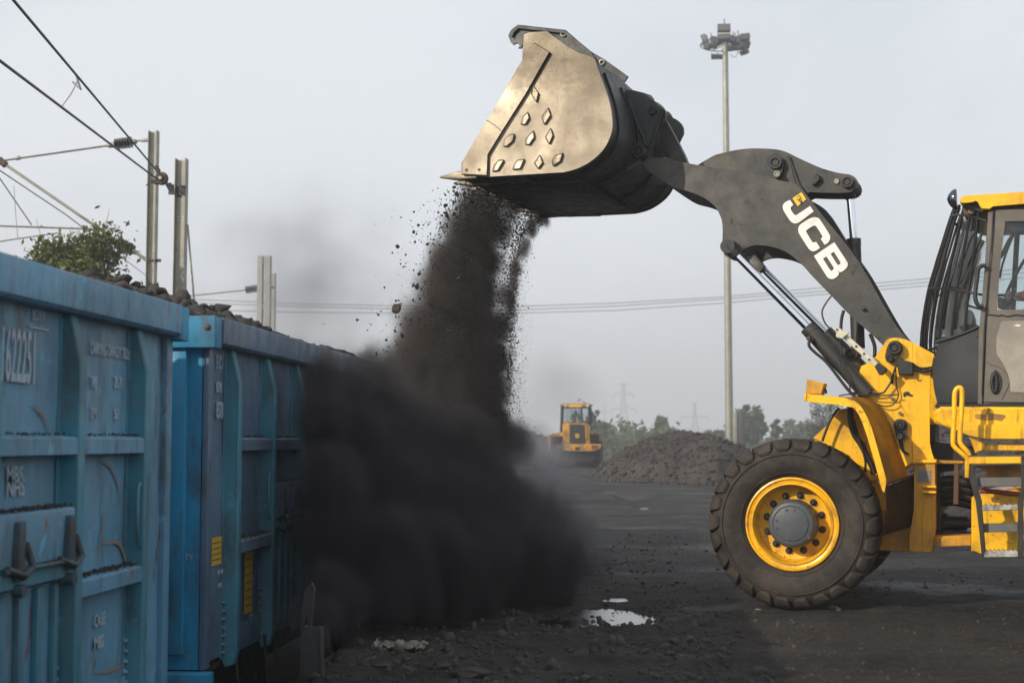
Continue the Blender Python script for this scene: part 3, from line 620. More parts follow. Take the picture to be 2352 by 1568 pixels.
# floor panel of the cab (black), door, pillars
pr('cab_panel', [(1520,292),(1640,245),(1768,190,1),(1775,664,1),(1508,668,1),(1484,560),(1481,430),(1508,345)], VC, VC+.03, M['black'], c6, sm=True)
pp_ = smooth(L([(1520,292),(1640,245),(1768,190,1),(1775,664,1),(1508,668,1),(1484,560),(1481,430),(1508,345)], VC, c6)); bm = B(); prism(bm, [q[:2] for q in pp_], VC2-.03, VC2, .006); obj('cab_panel', bm, M['black'], LD)
bm = B(); fpan = L([(1520,292),(1484,430),(1484,560),(1508,668),(1560,668),(1540,560),(1540,430),(1560,310)], VC, c6); prism(bm, fpan, VC+.031, VC2-.031, 0); obj('cab_panel', bm, M['black'], LD)
# pillar between windscreen and door
pr('cab_pillar', [(940,330,1),(1003,312,1),(985,620,1),(955,900,1),(935,1170,1),(918,1400,1),(905,1568,1),(880,2200,1),(880,2380,1),(830,2380,1),(845,1560,1),(870,1300,1),(905,900,1),(925,600,1)], VC-.015, VC+.05, M['cab'], cE)
pr('cab_pillar', [(985,340,1),(1000,340,1),(985,620,1),(955,900,1),(935,1170,1),(918,1400,1),(905,1568,1),(885,2200,1),(872,2200,1),(892,1568,1),(905,1400,1),(925,1170,1),(945,900,1),(970,620,1)], VC-.03, VC-.0155, M['black'], cE, bev=.003)
# door with its opening for the window (built as a ring of four pieces)
door_o = [(1015,315,1),(1500,300,1),(1700,300,1),(1690,2380,1),(893,2360,1),(912,1568,1),(940,1170,1),(985,620,1)]
win = [(1117,430,1),(1660,420,1),(1650,1330,1),(1032,1332,1),(1052,1000,1),(1078,720,1)]
def ring(name, o, i, v0, v1, m, c, parent=LD):
    P = L(o, v0, c); Q = L(i, v0, c); bm = B()
    cu = bpy.data.curves.new('r', 'CURVE'); cu.dimensions = '2D'; cu.fill_mode = 'BOTH'; cu.extrude = (v1-v0)/2
    for pl in (P, Q):
        s = cu.splines.new('POLY'); s.points.add(len(pl)-1)
        for k, q in enumerate(pl): s.points[k].co = (q[0], q[1], 0, 1)
        s.use_cyclic_u = True
    t = bpy.data.objects.new('t', cu); COL.objects.link(t); dg = bpy.context.evaluated_depsgraph_get(); dg.update()
    me = bpy.data.meshes.new_from_object(t.evaluated_get(dg)); bpy.data.objects.remove(t)
    for vt in me.vertices: vt.co = (vt.co.x, (v0+v1)/2+vt.co.z, vt.co.y)
    me.materials.clear(); return link(name, me, m, parent, 30)
DR = ring('door', door_o, win, VC-.01, VC+.03, M['cab'], cE)
pr('door_glass', win, VC+.008, VC+.014, M['glass'], cE, bev=0, parent=DR)
hose('door_cable', [(920,1380),(1010,1388),(1040,1395),(1080,1385),(1140,1400),(1220,1385),(1310,1392),(1400,1380)], VC-.015, .005, M['black'], cE, DR)
pr('door_inset', [(1895,170,1),(1920,162,1),(2100,160,1),(2100,600,1),(1955,598,1),(1952,545,1),(1942,490,1),(1922,440,1),(1895,400,1),(1870,368,1),(1868,300,1),(1870,250,1),(1885,215,1)], VC-.016, VC-.011, M['cab_panel'], c6, parent=DR, bev=.002)
pr('door_inset', [(1972,190,1),(2000,183,1),(2020,188,1),(2008,196,1)], VC-.019, VC-.0165, M['white'], c6, parent=DR, bev=0)
pr('handle_recess', [(1862,462),(1880,475),(1896,510),(1898,560),(1880,600),(1858,610),(1838,590),(1830,540),(1838,490)], VC-.024, VC-.0115, M['black'], c6, sm=True, parent=DR)
hose('door_handle', [(1858,480),(1845,505),(1842,550),(1852,590),(1866,585),(1872,540),(1866,500),(1858,480)], VC-.035, .012, M['blacksteel'], c6, DR)
hose('door_seam', [(1806,120),(1797,400),(1784,655),(1850,660),(2060,662)], VC-.014, .005, M['black'], c6, DR, 1)
hose('door_seam', [(1790,400),(1830,425),(1880,440),(1925,475),(1945,540),(1900,640)], VC-.014, .004, M['cab'], c6, DR)
pr('cab_sill', [(1500,665,1),(2100,668,1),(2100,694,1),(1490,690,1)], VC-.02, VC2, M['black'], c6)
bm = B(); sl = L([(1555,640),(2400,640),(2400,662),(1555,662)], VC, c6); prism(bm, sl, VC+.03, VC2-.03, 0); obj('cab_floor', bm, M['black'], LD)
# roof
roof = [(652,222),(665,190),(695,170),(762,164),(900,155),(1100,143),(1307,130),(1900,112,1),(1900,235,1),(1307,250,1),(985,268,1),(962,305,1),(880,302,1),(850,262),(826,218),(780,232),(700,240),(660,236)]
pr('cab_roof', roof, VC-.06, VC+.06, M['roofyellow'] if 'roofyellow' in M else M['yellow'], cE, sm=True, bev=.012)
rf2 = [(660,222),(672,190),(700,172),(762,166),(900,158),(1100,148),(1307,135),(1900,118,1),(1900,200,1),(1307,215,1),(900,232,1),(700,238)]
pr('cab_roof', rf2, VC+.061, VC2, M['yellow'], cE, sm=True, bev=.012, vt=VC+.0)
pr('roof_lining', [(700,238,1),(830,222,1),(870,300,1),(960,306,1),(985,270,1),(1900,240,1),(1900,300,1),(850,330,1),(690,270,1)], VC+.02, VC2-.05, M['black'], cE, bev=0)
disc('roof_lamp', (735,325), VC+.2, VC+.3, .04, M['brownpaint'], cE)
pins('roof_lamp', (770,325), VC+.1, VC+.16, .024, M['galv'], cE)
# windscreen guard: bars following a curve that wraps round the front of the cab
barL = [(600,300),(560,400),(520,520),(478,655),(430,800),(392,930),(358,1040),(334,1130),(305,1280),(283,1420),(265,1568),(258,1700),(262,1790),(300,1850)]
edge = L(barL, 1.15, cE)
near = L([(935,330),(928,430),(922,560),(915,700),(905,850),(895,1000),(888,1100),(880,1180),(870,1300),(862,1400),(858,1500),(850,1560),(845,1600),(840,1640)], VC, cE)
def gpt(i, s): # s=0 near pillar .. 1 front centre .. 2 far pillar
    t = s if s <= 1 else 2-s
    k = sin(t*pi/2)**.62
    u = near[i][0]+(edge[i][0]-near[i][0])*k; z = near[i][1]+(edge[i][1]-near[i][1])*k
    v = VC+(1.15-VC)*t; v = v if s <= 1 else 2.3-v
    return (u, v, z)
for s, r in ((.06, .013), (.17, .014), (.33, .014), (.50, .014), (.66, .014), (.82, .014), (1.0, .016), (1.2, .012), (1.4, .012), (1.6, .012), (1.82, .012)):
    bm = B(); tube(bm, [gpt(i, s) for i in range(14)], r, 6); obj('guard_bar', bm, M['black'], LD, 60)
for i in (1, 7, 12):
    bm = B(); tube(bm, [gpt(i, s/20) for s in range(0, 41)], .011, 6); obj('guard_rail', bm, M['black'], LD, 60)
# plates on the foremost bar
bm = B(); a = [gpt(i, 1.0) for i in range(14)]; a2 = [(p[0]+.055, p[1]-.02, p[2]) for p in a]
loft(bm, a, a2, .01); obj('guard_bar', bm, M['blacksteel'], LD, 40)
bm = B(); a = [gpt(i, .9) for i in range(14)]; a2 = [(p[0]+.03, p[1]-.03, p[2]) for p in a]
loft(bm, a, a2, .01); obj('guard_bar', bm, M['cab'], LD, 40)
# glass inside the guard
bm = B(); G_ = []
for i in range(1, 14):
    row = []
    for s in range(0, 21):
        p = gpt(i, s/10); d = .10*sin(min(s/10, 2-s/10)*pi/2); row.append(bm.verts.new((p[0]+d*1.0+.0, p[1]+(.0), p[2])))
    G_.append(row)
for i in range(len(G_)-1):
    for s in range(20): bm.faces.new((G_[i][s], G_[i][s+1], G_[i+1][s+1], G_[i+1][s]))
obj('windscreen', bm, M['glass'], LD, 60)
hose('cab_frame_bar', [(1500,292,VC),(1600,262,VC),(1700,225,VC),(1762,195,VC)], VC, .014, M['black'], c6)
hose('cab_frame_bar', [(1500,292,VC),(1540,275,1.15),(1600,262,VC2)], VC, .012, M['black'], c6, n=3)
# far side pillars, windows frame, wiper and grab handle
for a, b in (((960,330),(905,1560)), ((1250,330),(1180,1560)), ((1640,330),(1600,1560))):
    hose('cab_pillar', [a, b], VC2-.02, .024, M['black'], cE, n=1)
hose('cab_frame_bar', [(900,1180),(1120,1185),(1700,1190)], VC2-.02, .014, M['black'], cE, n=1)
hose('cab_frame_bar', [(1280,400),(1220,520),(1130,740),(1080,900),(1060,1010)], 1.6, .010, M['black'], cE)
hose('cab_frame_bar', [(1480,620),(1330,800),(1220,980),(1150,1120),(1115,1210)], 1.5, .014, M['black'], cE)
hose('cab_frame_bar', [(1200,560),(1150,640),(1100,740),(1060,800)], 1.3, .018, M['black'], cE)
hose('wiper', [(880,540),(820,700),(760,830),(700,960),(650,1060)], .62, .012, M['black'], cE)
hose('wiper', [(820,520),(760,620),(690,800),(640,900)], .75, .010, M['black'], cE)
hose('grab_handle', [(925,885),(875,885),(840,920),(830,1000),(810,1150),(815,1240),(850,1295),(895,1295)], VC-.06, .017, M['blacksteel'], cE)
pr('sun_visor', [(1112,425,1),(1420,420,1),(1420,525,1),(1200,540),(1108,520,1)], VC+.06, VC+.075, M['black'], cE)
pr('dash_console', [(640,1340,1),(760,1330,1),(790,1360,1),(810,1480,1),(640,1500,1)], .75, 1.4, M['dash'] if 'dash' in M else M['hub'], cE)
pr('steering_column', [(1040,1200,1),(1130,1215,1),(1160,1290,1),(1110,1330,1),(1040,1300,1)], 1.08, 1.22, M['black'], cE)
u, z = LP(*cE((1150,1230)), 1.15); bm = B(); ringp = [(u+.03*cos(a)*1.0+.02, 1.15+.19*sin(a), z+.19*cos(a)*.45+.0) for a in np.linspace(0, 2*pi, 25)]
tube(bm, ringp, .014, 8, False); obj('steering_wheel', bm, M['black'], LD, 60)
pr('seat', [(1420,1480,1),(1700,1480,1),(1720,1000,1),(1760,1000,1),(1780,1600,1),(1420,1600,1)], .9, 1.4, M['black'], cE, bev=.02)
# round work lamp on the cab corner
u, z = LP(*cE((563,203)), .62); bm = B()
pr_ = [(0, 0.0), (.012, .035), (.03, .062), (.055, .082), (.075, .086), (.080, .078), (.078, 0)]
for k in range(len(pr_)): pass
rings = [[bm.verts.new((u-.035+d, .62+r*.9*cos(2*pi*q/28)+d*.25, z+r*sin(2*pi*q/28)+.0)) if r > 0 else None for q in range(28)] for d, r in pr_]
tip = bm.verts.new((u-.035, .62, z)); bk = bm.verts.new((u-.035+.078, .64, z))
for i in range(1, len(pr_)-2):
    for q in range(28): bm.faces.new((rings[i][q], rings[i][(q+1) % 28], rings[i+1][(q+1) % 28], rings[i+1][q]))
for q in range(28): bm.faces.new((tip, rings[1][(q+1) % 28], rings[1][q])); bm.faces.new((rings[-2][q], rings[-2][(q+1) % 28], bk))
WL = obj('work_lamp', bm, M['chrome_dark'] if 'chrome_dark' in M else M['chrome'], LD, 60)
hose('lamp_bracket', [(590,240),(604,275),(615,310)], .64, .012, M['black'], cE, WL, 3)
# ---------------------------------------------------------------- body under the cab
pr('body_panel', [(100,135,1),(166,84,1),(2400,96,1),(2400,374,1),(552,372,1),(405,330,1),(255,272,1),(112,222,1)], .34, .60, M['yellow'], cC, bev=.02)
body2 = L([(166,84),(2400,96),(2400,374),(552,372),(300,285),(166,240)], .34, cC); bm = B(); prism(bm, body2, .601, 1.96, .02); obj('body_panel', bm, M['yellow'], LD)
pr('body_fold', [(200,225,1),(355,240,1),(2400,246,1),(2400,374,1),(553,374,1),(405,332,1),(250,272,1)], .315, .339, M['yellow'], cC, bev=.01)
pr('paint_scar', [(468,150),(560,150),(580,95),(600,100),(598,140),(720,155),(740,170),(700,212),(640,200),(560,205),(470,190)], .3385, .3425, M['yellow_dirty'], cC, bev=0)
pr('body_gusset', [(415,345,1),(552,410,1),(560,460,1),(470,492,1)], .36, .60, M['yellow'], cC, bev=.01)
pr('body_beam', [(552,415,1),(2400,430,1),(2400,480,1),(560,468,1)], .40, .7, M['yellow'], cC)
pr('step_platform', [(410,524,1),(872,520,1),(872,582,1),(412,586,1)], -.02, .40, M['yellow'], cC, bev=.006)
bm = B(); a = L([(412,521),(872,517),(872,512),(414,516)], -.02, cC); prism(bm, a, -.018, .40, 0); obj('tread_plate', bm, M['tread'] if 'tread' in M else M['greybar'], LD)
def slantbar(name, pts, v0, v1, m): return pr(name, pts, v0, v1, m, cC, bev=.004)
railp = [(430,592,1),(462,602,1),(460,700,1),(525,905,1),(560,1340,1),(540,1415,1),(524,1380,1),(478,915,1),(416,722,1)]
slantbar('ladder_rail', railp, -.03, .03, M['blacksteel'])
slantbar('ladder_rail', [(862,590,1),(960,590,1),(940,760,1),(885,905,1),(896,1410,1),(850,1415,1),(838,1380,1),(845,905,1),(880,760,1)], -.03, .03, M['blacksteel'])
slantbar('ladder_step', [(488,704,1),(882,702,1),(884,780,1),(492,784,1)], .031, .09, M['greybar'])
slantbar('ladder_step', [(484,955,1),(842,942,1),(842,986,1),(486,998,1)], -.028, .10, M['alu'])
slantbar('ladder_step', [(528,1108,1),(842,1104,1),(844,1180,1),(534,1184,1)], .031, .09, M['greybar'])
slantbar('ladder_step', [(540,1352,1),(845,1346,1),(846,1398,1),(545,1402,1)], -.028, .10, M['alu'])
for yy, x0, x1 in ((948, 490, 840), (1348, 545, 842)):
    n = 8; bm = B()
    for i in range(n):
        x = x0+(x1-x0)*(i+.5)/n; a = L([(x-16,yy+4),(x-8,yy-14),(x+6,yy-6),(x+16,yy+4)], -.02, cC); prism(bm, a, -.02, .09, 0)
    obj('step_teeth', bm, M['alu'], LD)
pr('rear_frame', [(436,880,1),(470,868,1),(860,800,1),(1400,700,1),(2400,640,1),(2400,1300,1),(860,1390,1),(520,1368,1),(434,1352,1)], .36, 1.9, M['yellow'], cC, bev=.012)
pr('rear_frame', [(470,600,1),(860,590,1),(1300,590,1),(1300,800,1),(840,800,1),(560,690,1),(585,660,1)], .30, .34, M['yellow_dirty'], cC)
hose('hose', [(512,820),(640,828),(760,842),(860,850)], .22, .020, M['red'], cC)
hose('handrail', [(1690,1120),(1693,1060),(1692,1010),(1660,975),(1615,935),(1603,900),(1610,760),(1612,640),(1618,590),(1640,570),(1658,590),(1656,700),(1645,880),(1655,920),(1690,960),(1704,985)], .02, .019, M['yellow'], c6, n=4)
pr('rail_bracket', [(375,560,1),(408,560,1),(404,700,1),(380,705,1)], .0, .05, M['yellow'], cC)
# articulation gap
pr('pivot_beam', [(66,385,1),(468,440,1),(470,540,1),(300,560,1),(110,555,1)], .9, 1.4, M['black'], cC)
pr('pivot_beam', [(70,240,1),(112,236,1),(118,390,1),(66,390,1)], .8, 1.5, M['black'], cC)
pr('pivot_beam', [(118,590,1),(330,590,1),(330,640,1),(118,665,1)], .9, 1.4, M['blacksteel'], cC)
pr('pivot_beam', [(118,660,1),(160,660,1),(165,1170,1),(112,1180,1)], .8, 1.5, M['blacksteel'], cC)
pr('pivot_beam', [(112,550,1),(370,560,1),(370,582,1),(120,585,1)], .7, 1.5, M['yellow_dirty'], cC)
pr('lock_bar', [(284,580,1),(330,580,1),(322,940,1),(276,940,1)], .62, .68, M['brownpaint'], cC)
for i, y in enumerate((742, 802, 860, 922)):
    hose('hose', [(100,y+8),(240,y-12),(330,y-8),(450,y+22)], .85+.05*i, .042, M['black'], cC)
hose('drive_shaft', [(110,1110),(190,1102),(230,1100)], 1.15, .085, M['blacksteel'], cC, n=2)
hose('drive_shaft', [(220,1098),(400,1102)], 1.15, .062, M['blacksteel'], cC, n=1)
hose('drive_shaft', [(400,1102),(470,1102)], 1.15, .04, M['hub'], cC, n=1)
pr('belly_beam', [(100,1218,1),(434,1212,1),(434,1300,1),(100,1312,1)], .62, 1.66, M['yellow_dirty'], cC)
pr('belly_beam', [(100,1175,1),(200,1170,1),(434,1190,1),(434,1212,1),(100,1218,1)], .9, 1.66, M['blacksteel'], cC)
# rear body outside the frame of the photograph
bm = B(); box(bm, 2.6, 4.9, .45, 1.85, 1.25, 2.1, .06); obj('engine_hood', bm, M['yellow'], LD)
bm = B(); box(bm, 4.55, 5.15, .1, 2.2, .6, 1.25, .08); obj('counterweight', bm, M['yellow'], LD)
bm = B(); box(bm, 2.3, 3.6, .0, .5, 1.45, 1.53, .03); box(bm, 2.3, 3.6, 1.8, 2.3, 1.45, 1.53, .03); obj('mudguard', bm, M['yellow'], LD)
bm = B(); tube(bm, [(2.95, .2, Z0), (2.95, 2.1, Z0)], .16, 16); obj('rear_axle', bm, M['yellow_dirty'], LD)
# ---------------------------------------------------------------- driver (a thing of its own)
def person(name, label, joints, edges, rad, mats, hands=(), head=None, loc=None, rz=0):
    root_me = bpy.data.meshes.new(name); root_me.from_pydata(joints, edges, []); o = bpy.data.objects.new(name, root_me); COL.objects.link(o)
    sk = o.modifiers.new('skin', 'SKIN'); sk.use_smooth_shade = True; o.modifiers.new('sub', 'SUBSURF').levels = 2; o.modifiers['sub'].render_levels = 2
    for i, r in enumerate(rad): root_me.skin_vertices[0].data[i].radius = (r, r)
    root_me.skin_vertices[0].data[0].use_root = True
    root_me.materials.append(mats); o.location = loc or (0, 0, 0); o.rotation_euler = (0, 0, rz); tag(o, label, 'person'); return o
def seated(label, base, rz, mat, s=1.0):
    # local: forward = -x, base = hip point
    J_ = [(0,0,.08),(.0,0,.25),(.02,0,.42),(.02,0,.54),(.01,0,.60),(-.01,0,.68),(-.03,0,.78),(-.02,0,.86),
          (.02,-.17,.50),(-.08,-.23,.26),(-.30,-.15,.235),(-.40,-.13,.25),(-.47,-.12,.245),
          (.02,.17,.50),(-.08,.23,.26),(-.30,.15,.235),(-.40,.13,.25),(-.47,.12,.245),
          (-.05,-.10,.05),(-.44,-.13,.08),(-.52,-.13,-.36),(-.66,-.13,-.40),(-.05,.10,.05),(-.44,.13,.08),(-.52,.13,-.36),(-.66,.13,-.40)]
    E_ = [(0,1),(1,2),(2,3),(3,4),(4,5),(5,6),(6,7),(2,8),(8,9),(9,10),(10,11),(11,12),(2,13),(13,14),(14,15),(15,16),(16,17),(0,18),(18,19),(19,20),(20,21),(0,22),(22,23),(23,24),(24,25)]
    Rr = [.13,.13,.145,.08,.055,.075,.105,.06,.06,.05,.04,.032,.025,.06,.05,.04,.032,.025,.09,.07,.05,.04,.09,.07,.05,.04]
    return person('person', label, [tuple(c*s for c in p) for p in J_], E_, [r*s for r in Rr], mat, loc=base, rz=rz)
uh, zh = LP(*cE((1150,1205)), 1.05)
DRV = seated('driver seated in the near loader cab in a grey knit top, hands on the wheel', LW(uh+.52, 1.15, zh-.235), -TL, M['sleeve'])
bm = B()
for sv in (-.125, .125):
    for k in range(5):
        q = Vector((-.475, sv+(k-2)*.018*(.9), .25+.01*(k % 2)))
        if k < 4: tube(bm, [q, q+Vector((-.035, 0, .022)), q+Vector((-.058, 0, .004)), q+Vector((-.050, 0, -.018))], [.010, .0095, .009, .0075], 7)
        else: tube(bm, [q+Vector((.01, 0, 0)), q+Vector((-.02, .018 if sv > 0 else .018, .0)), q+Vector((-.045, .02, -.008))], [.011, .010, .008], 7)
    box(bm, -.485, -.40, sv-.042, sv+.042, .232, .262, .012)
obj('hand', bm, M['skin'], DRV)
bm = B(); bmesh.ops.create_icosphere(bm, subdivisions=3, radius=.102)
for v in bm.verts: v.co = Vector((v.co.x*1.02-.03, v.co.y*.80, v.co.z*1.22+.775))
tube(bm, [(-.125, 0, .79), (-.155, 0, .765), (-.13, 0, .755)], [.010, .018, .012], 8)
obj('head', bm, M['skin'], DRV, 60)
bm = B(); tube(bm, [(-.34,-.145,.235),(-.405,-.128,.25)], [.044, .040], 10); obj('cuff', bm, M['redcloth'], DRV, 60)
# ================================================================== GROUND
def fbm(x, y, s, o=4, z=0.0):
    a = 0; amp = 1; t = 0
    for k in range(o):
        a += amp*mn.noise(Vector((x*s, y*s, z+k*7.3))); t += amp; amp *= .5; s *= 2.1
    return a/t
EDGE = [(-1.74, 6.8), (-1.80, 7.4), (-1.83, 8.06), (-1.90, 9.2), (-1.98, 10.6), (-2.1, 12), (-2.15, 16), (-2.1, 30), (-2.1, 900)]
def edge_x(y):
    if y <= EDGE[0][1]: return -1.70
    for (x0, y0), (x1, y1) in zip(EDGE, EDGE[1:]):
        if y <= y1: return x0+(x1-x0)*(y-y0)/(y1-y0)
    return -2.1
PUD = []  # (x, y, rx, ry, depth)
for a, b, dep in (((1225,1436),(1300,1416),.022),((1255,1419),(1480,1380),.060),((1430,1410),(1490,1396),.030),((1395,1362),(1430,1357),.03),((1348,1305),(1402,1299),.04),((1336,1136),(1384,1127),.10),((1425,1142),(1484,1131),.10),((1460,1165),(1500,1156),.05)):
    p = GP(*a); q = GP(*b); PUD.append(((p.x+q.x)/2, (p.y+q.y)/2, max(.18, abs(q.x-p.x)/2*1.15), abs(q.y-p.y)/2*1.25+.1, dep))
def gz(x, y, fine=True):
    fa = 1/(1+max(0, y-13)/9)
    z = (.045*fbm(x, y, .35, 3)+.03*fbm(x, y, 1.3, 3, 5))*fa
    near = max(0, 1-max(0, y-14)/25) if fine else 0
    if near > 0: z += near*(.032*fbm(x, y, 3.2, 5, 9)+.012*fbm(x, y, 15, 4, 3)+.010*max(0, fbm(x, y, 7, 3, 13))**1.0)
    # tyre ruts crossing the foreground
    if y < 11:
        rut = math.sin((y-8.2-.10*x+.25*mn.noise(Vector((x*.5, 0, 2))))*5.2); z += -.018*max(0, rut)**3*max(0, min(1, x+.5))
    for px, py, rx, ry, dep in PUD:
        d = ((x-px)/rx)**2+((y-py)/ry)**2
        if d < 2.2: z -= dep*max(0, 1-d/2.2)**1.0*1.6
    if near > 0:
        for rx0, ra, rb in ((7.9, .16, .10), (8.9, .10, .05), (10.1, -.06, .04)):
            yc = rx0+ra*(x-1.5)+rb*.3*(x-1.5)**2*.3
            dd = abs(y-yc)
            if dd < .42: z += near*(-.022*max(0, 1-(dd/.22)**2)+.014*max(0, 1-((dd-.30)/.10)**2))+(.006*math.sin(x*34) if dd < .2 else 0)
    z *= 1.0
    e = edge_x(y)+.10*mn.noise(Vector((y*1.9, 0, 0)))+.05*mn.noise(Vector((y*6, 3, 0)))
    if x < e+.5 and y < 60:
        t = (e+.5-x)
        z += .05*max(0, min(1, t/.5))*(1 if x > e else 1)*(.6+.6*mn.noise(Vector((x*3, y*3, 1))))
    if x < e:
        t = min(1, (e-x)/.42); t = t*t*(3-2*t)*max(0, min(1, (30-y)/7)); z = z*(1-t)+t*(-1.12+.03*fbm(x, y, 6, 2)); z += .06*fbm(x, y, 5, 3, 2)*(1-abs(2*t-1))
    return z
def lines(a, b, d0, g, lo, hi):
    xs = list(np.arange(a, b, d0)); d = d0; x = xs[-1]
    while x < hi: d *= g; x += d; xs.append(x)
    d = d0; x = a; pre = []
    while x > lo: d *= g; x -= d; pre.append(x)
    return np.array(pre[::-1]+xs)
gx = lines(-2.6, 4.6, .028, 1.18, -700, 700); gy = lines(7.4, 13.0, .030, 1.045, -20, 1500)
nx, ny = len(gx), len(gy)
V = np.empty((ny, nx, 3), np.float32)
for j, y in enumerate(gy):
    for i, x in enumerate(gx):
        V[j, i] = (x, y, gz(x, y))
idx = np.arange(nx*ny).reshape(ny, nx)
T = np.stack([idx[:-1, :-1], idx[:-1, 1:], idx[1:, 1:], idx[1:, :-1]], -1).reshape(-1, 4)
def groundm():
    m, nt, b, out = newmat('coal_dust_ground'); co = tcoord(nt)
    c = mixc(nt, ramp(nt, noisen(nt, co, .55, 6, .6), .34, .66), (.011, .0105, .012), (.034, .030, .0285))
    c = mixc(nt, ramp(nt, noisen(nt, co, 9, 9, .82), .46, .66, 0, .75), c, (.058, .050, .044))
    c = mixc(nt, ramp(nt, noisen(nt, co, 3.1, 7, .75, .6), .50, .66, 0, .75), c, (.0075, .007, .008))
    c = mixc(nt, ramp(nt, noisen(nt, co, 28, 6, .8), .57, .66, 0, .8), c, (.092, .078, .068))
    c = mixc(nt, ramp(nt, noisen(nt, co, 55, 5, .7), .60, .78, 0, .6), c, (.012, .011, .012))
    c = mixc(nt, ramp(nt, noisen(nt, tcoord(nt, (.25, 1, 1)), 2.6, 6, .7), .52, .68, 0, .55), c, (.016, .015, .016))
    c = mixc(nt, ramp(nt, noisen(nt, tcoord(nt, (.22, .30, 1)), 1.5, 9, .8, .6), .48, .60, 0, .75), c, (.062, .053, .047))
    wet = ramp(nt, noisen(nt, tcoord(nt, (.6, 1, 1)), .42, 5, .6), .52, .66)
    nt.links.new(c, b.inputs['Base Color']); nt.links.new(mathn(nt, 'MULTIPLY_ADD', wet, -.30, .86), b.inputs['Roughness']); b.inputs['Specular IOR Level'].default_value = .3
    h = mathn(nt, 'ADD', noisen(nt, co, 14, 9, .75), mathn(nt, 'MULTIPLY', noisen(nt, co, 70, 6, .8), .4))
    bumpn(nt, b, h, 1.0, .06); return m
M['ground'] = groundm()
g = npmesh('ground', V.reshape(-1, 3), T, M['ground'], None, True); tag(g, 'black coal dust yard ground with ruts and damp patches', None, None, 'structure')
def waterm():
    m, nt, b, out = newmat('puddle_water'); b.inputs['Base Color'].default_value = (.012, .012, .013, 1); b.inputs['Roughness'].default_value = .06; b.inputs['IOR'].default_value = 1.5
    b.inputs['Specular IOR Level'].default_value = .9
    bumpn(nt, b, noisen(nt, tcoord(nt, (1, 3, 1)), 9, 3), .10, .01); return m
M['water'] = waterm()
for i, (px, py, rx, ry, dep) in enumerate(PUD):
    bm = B(); n = 40; z0 = gz(px, py, False)+dep*.72
    zz = min(gz(px+rx*1.2*cos(a), py+ry*1.2*sin(a)) for a in np.linspace(0, 6.28, 12)); zz = float(np.percentile([gz(px+rx*1.1*cos(a)*q, py+ry*1.1*sin(a)*q) for a in np.linspace(0, 6.28, 24) for q in (.2, .5, .8, 1.0)], 50 if py < 14 else 30)); z0 = zz
    vs = [bm.verts.new((px+rx*1.2*cos(2*pi*k/n)*(1+.5*mn.noise(Vector((k*.5, i, 0)))), py+ry*1.2*sin(2*pi*k/n)*(1+.5*mn.noise(Vector((k*.7, i, 4)))), z0)) for k in range(n)]; bm.faces.new(vs)
    o = obj('puddle', bm, M['water'], None, None); tag(o, None, None, None, 'structure')
# ------------------------------------------------------------------ loose rocks
def rockbase(seed, sub=1, amp=.28):
    bm = B(); bmesh.ops.create_icosphere(bm, subdivisions=sub, radius=1); r = random.Random(seed)
    off = Vector((r.random()*50, r.random()*50, 0)); sx, sy, sz = 1, r.uniform(.65, 1), r.uniform(.45, .85)
    for v in bm.verts:
        k = 1+amp*mn.noise(v.co*1.6+off)*2; v.co = Vector((v.co.x*k*sx, v.co.y*k*sy, v.co.z*k*sz))
    a = np.array([v.co[:] for v in bm.verts], np.float32); t = np.array([[v.index for v in f.verts] for f in bm.faces], np.int32); bm.free(); return a, t
RB = [rockbase(s) for s in range(6)]; RB0 = [rockbase(s+20, 1, .35) for s in range(6)]
def rocks(name, pos, size, m, bases=RB0, parent=None, sq=None):
    Vs, Ts = [], []; o = 0
    for p, s in zip(pos, size):
        a, t = bases[rng.integers(len(bases))]; q = rng.normal(size=4); q /= np.linalg.norm(q); w_, x, y, z = q
        Rm = np.array([[1-2*(y*y+z*z), 2*(x*y-z*w_), 2*(x*z+y*w_)], [2*(x*y+z*w_), 1-2*(x*x+z*z), 2*(y*z-x*w_)], [2*(x*z-y*w_), 2*(y*z+x*w_), 1-2*(x*x+y*y)]], np.float32)
        Vs.append(a@Rm.T*s+np.array(p, np.float32)); Ts.append(t+o); o += len(a)
    return npmesh(name, np.concatenate(Vs), np.concatenate(Ts), m, parent)
P_, S_ = [], []
for k in range(17000):
    x = rng.uniform(-2.2, 5.0); y = 6.8+(rng.uniform(0, 1)**1.5)*14
    if k % 4 == 0: x = rng.uniform(-2.1, .6); y = rng.uniform(7.2, 12.5)
    if x < edge_x(y)-.05: continue
    if mn.noise(Vector((x*1.3, y*1.3, 4))) < rng.uniform(-.5, .35): continue
    s = min(.032, .004+rng.exponential(.0055))*(.75 if x > .6 else 1); P_.append((x, y, gz(x, y)+s*.2)); S_.append(s)
for k in range(260):
    x = rng.uniform(-1.85, 1.2)-abs(rng.normal(0, .2)); y = rng.uniform(7.4, 11.5); x = max(x, edge_x(y)+.02); s = min(.055, .014+rng.exponential(.011)); P_.append((x, y, gz(x, y)+s*.12)); S_.append(s)
o = rocks('gravel', P_, S_, M['coal']); tag(o, 'loose crumbs of coal strewn over the foreground', None, None, 'stuff')
big = [((1912,1397), .036, 'pale grey stone behind the front tyre'), ((960,1412), .055, 'dark lump of coal at the foot of the dust cloud'), ((1080,1552), .085, 'flat grey slab low in the foreground'), ((1016,1523), .05, 'flat grey stone right of the torn sack'), ((1740,1400), .02, 'small pale pebble ahead of the front tyre'),
       ((880,1540), .05, 'brown slab left at the platform edge'), ((935,1535), .045, 'low stone slab below the torn sack'), ((1360,1420), .03, 'small black lump in the puddle, leftmost one'), ((1405,1402), .028, 'black lump near the back of the bright puddle'), ((1440,1412), .03, 'black lump at the right end of the bright puddle')]
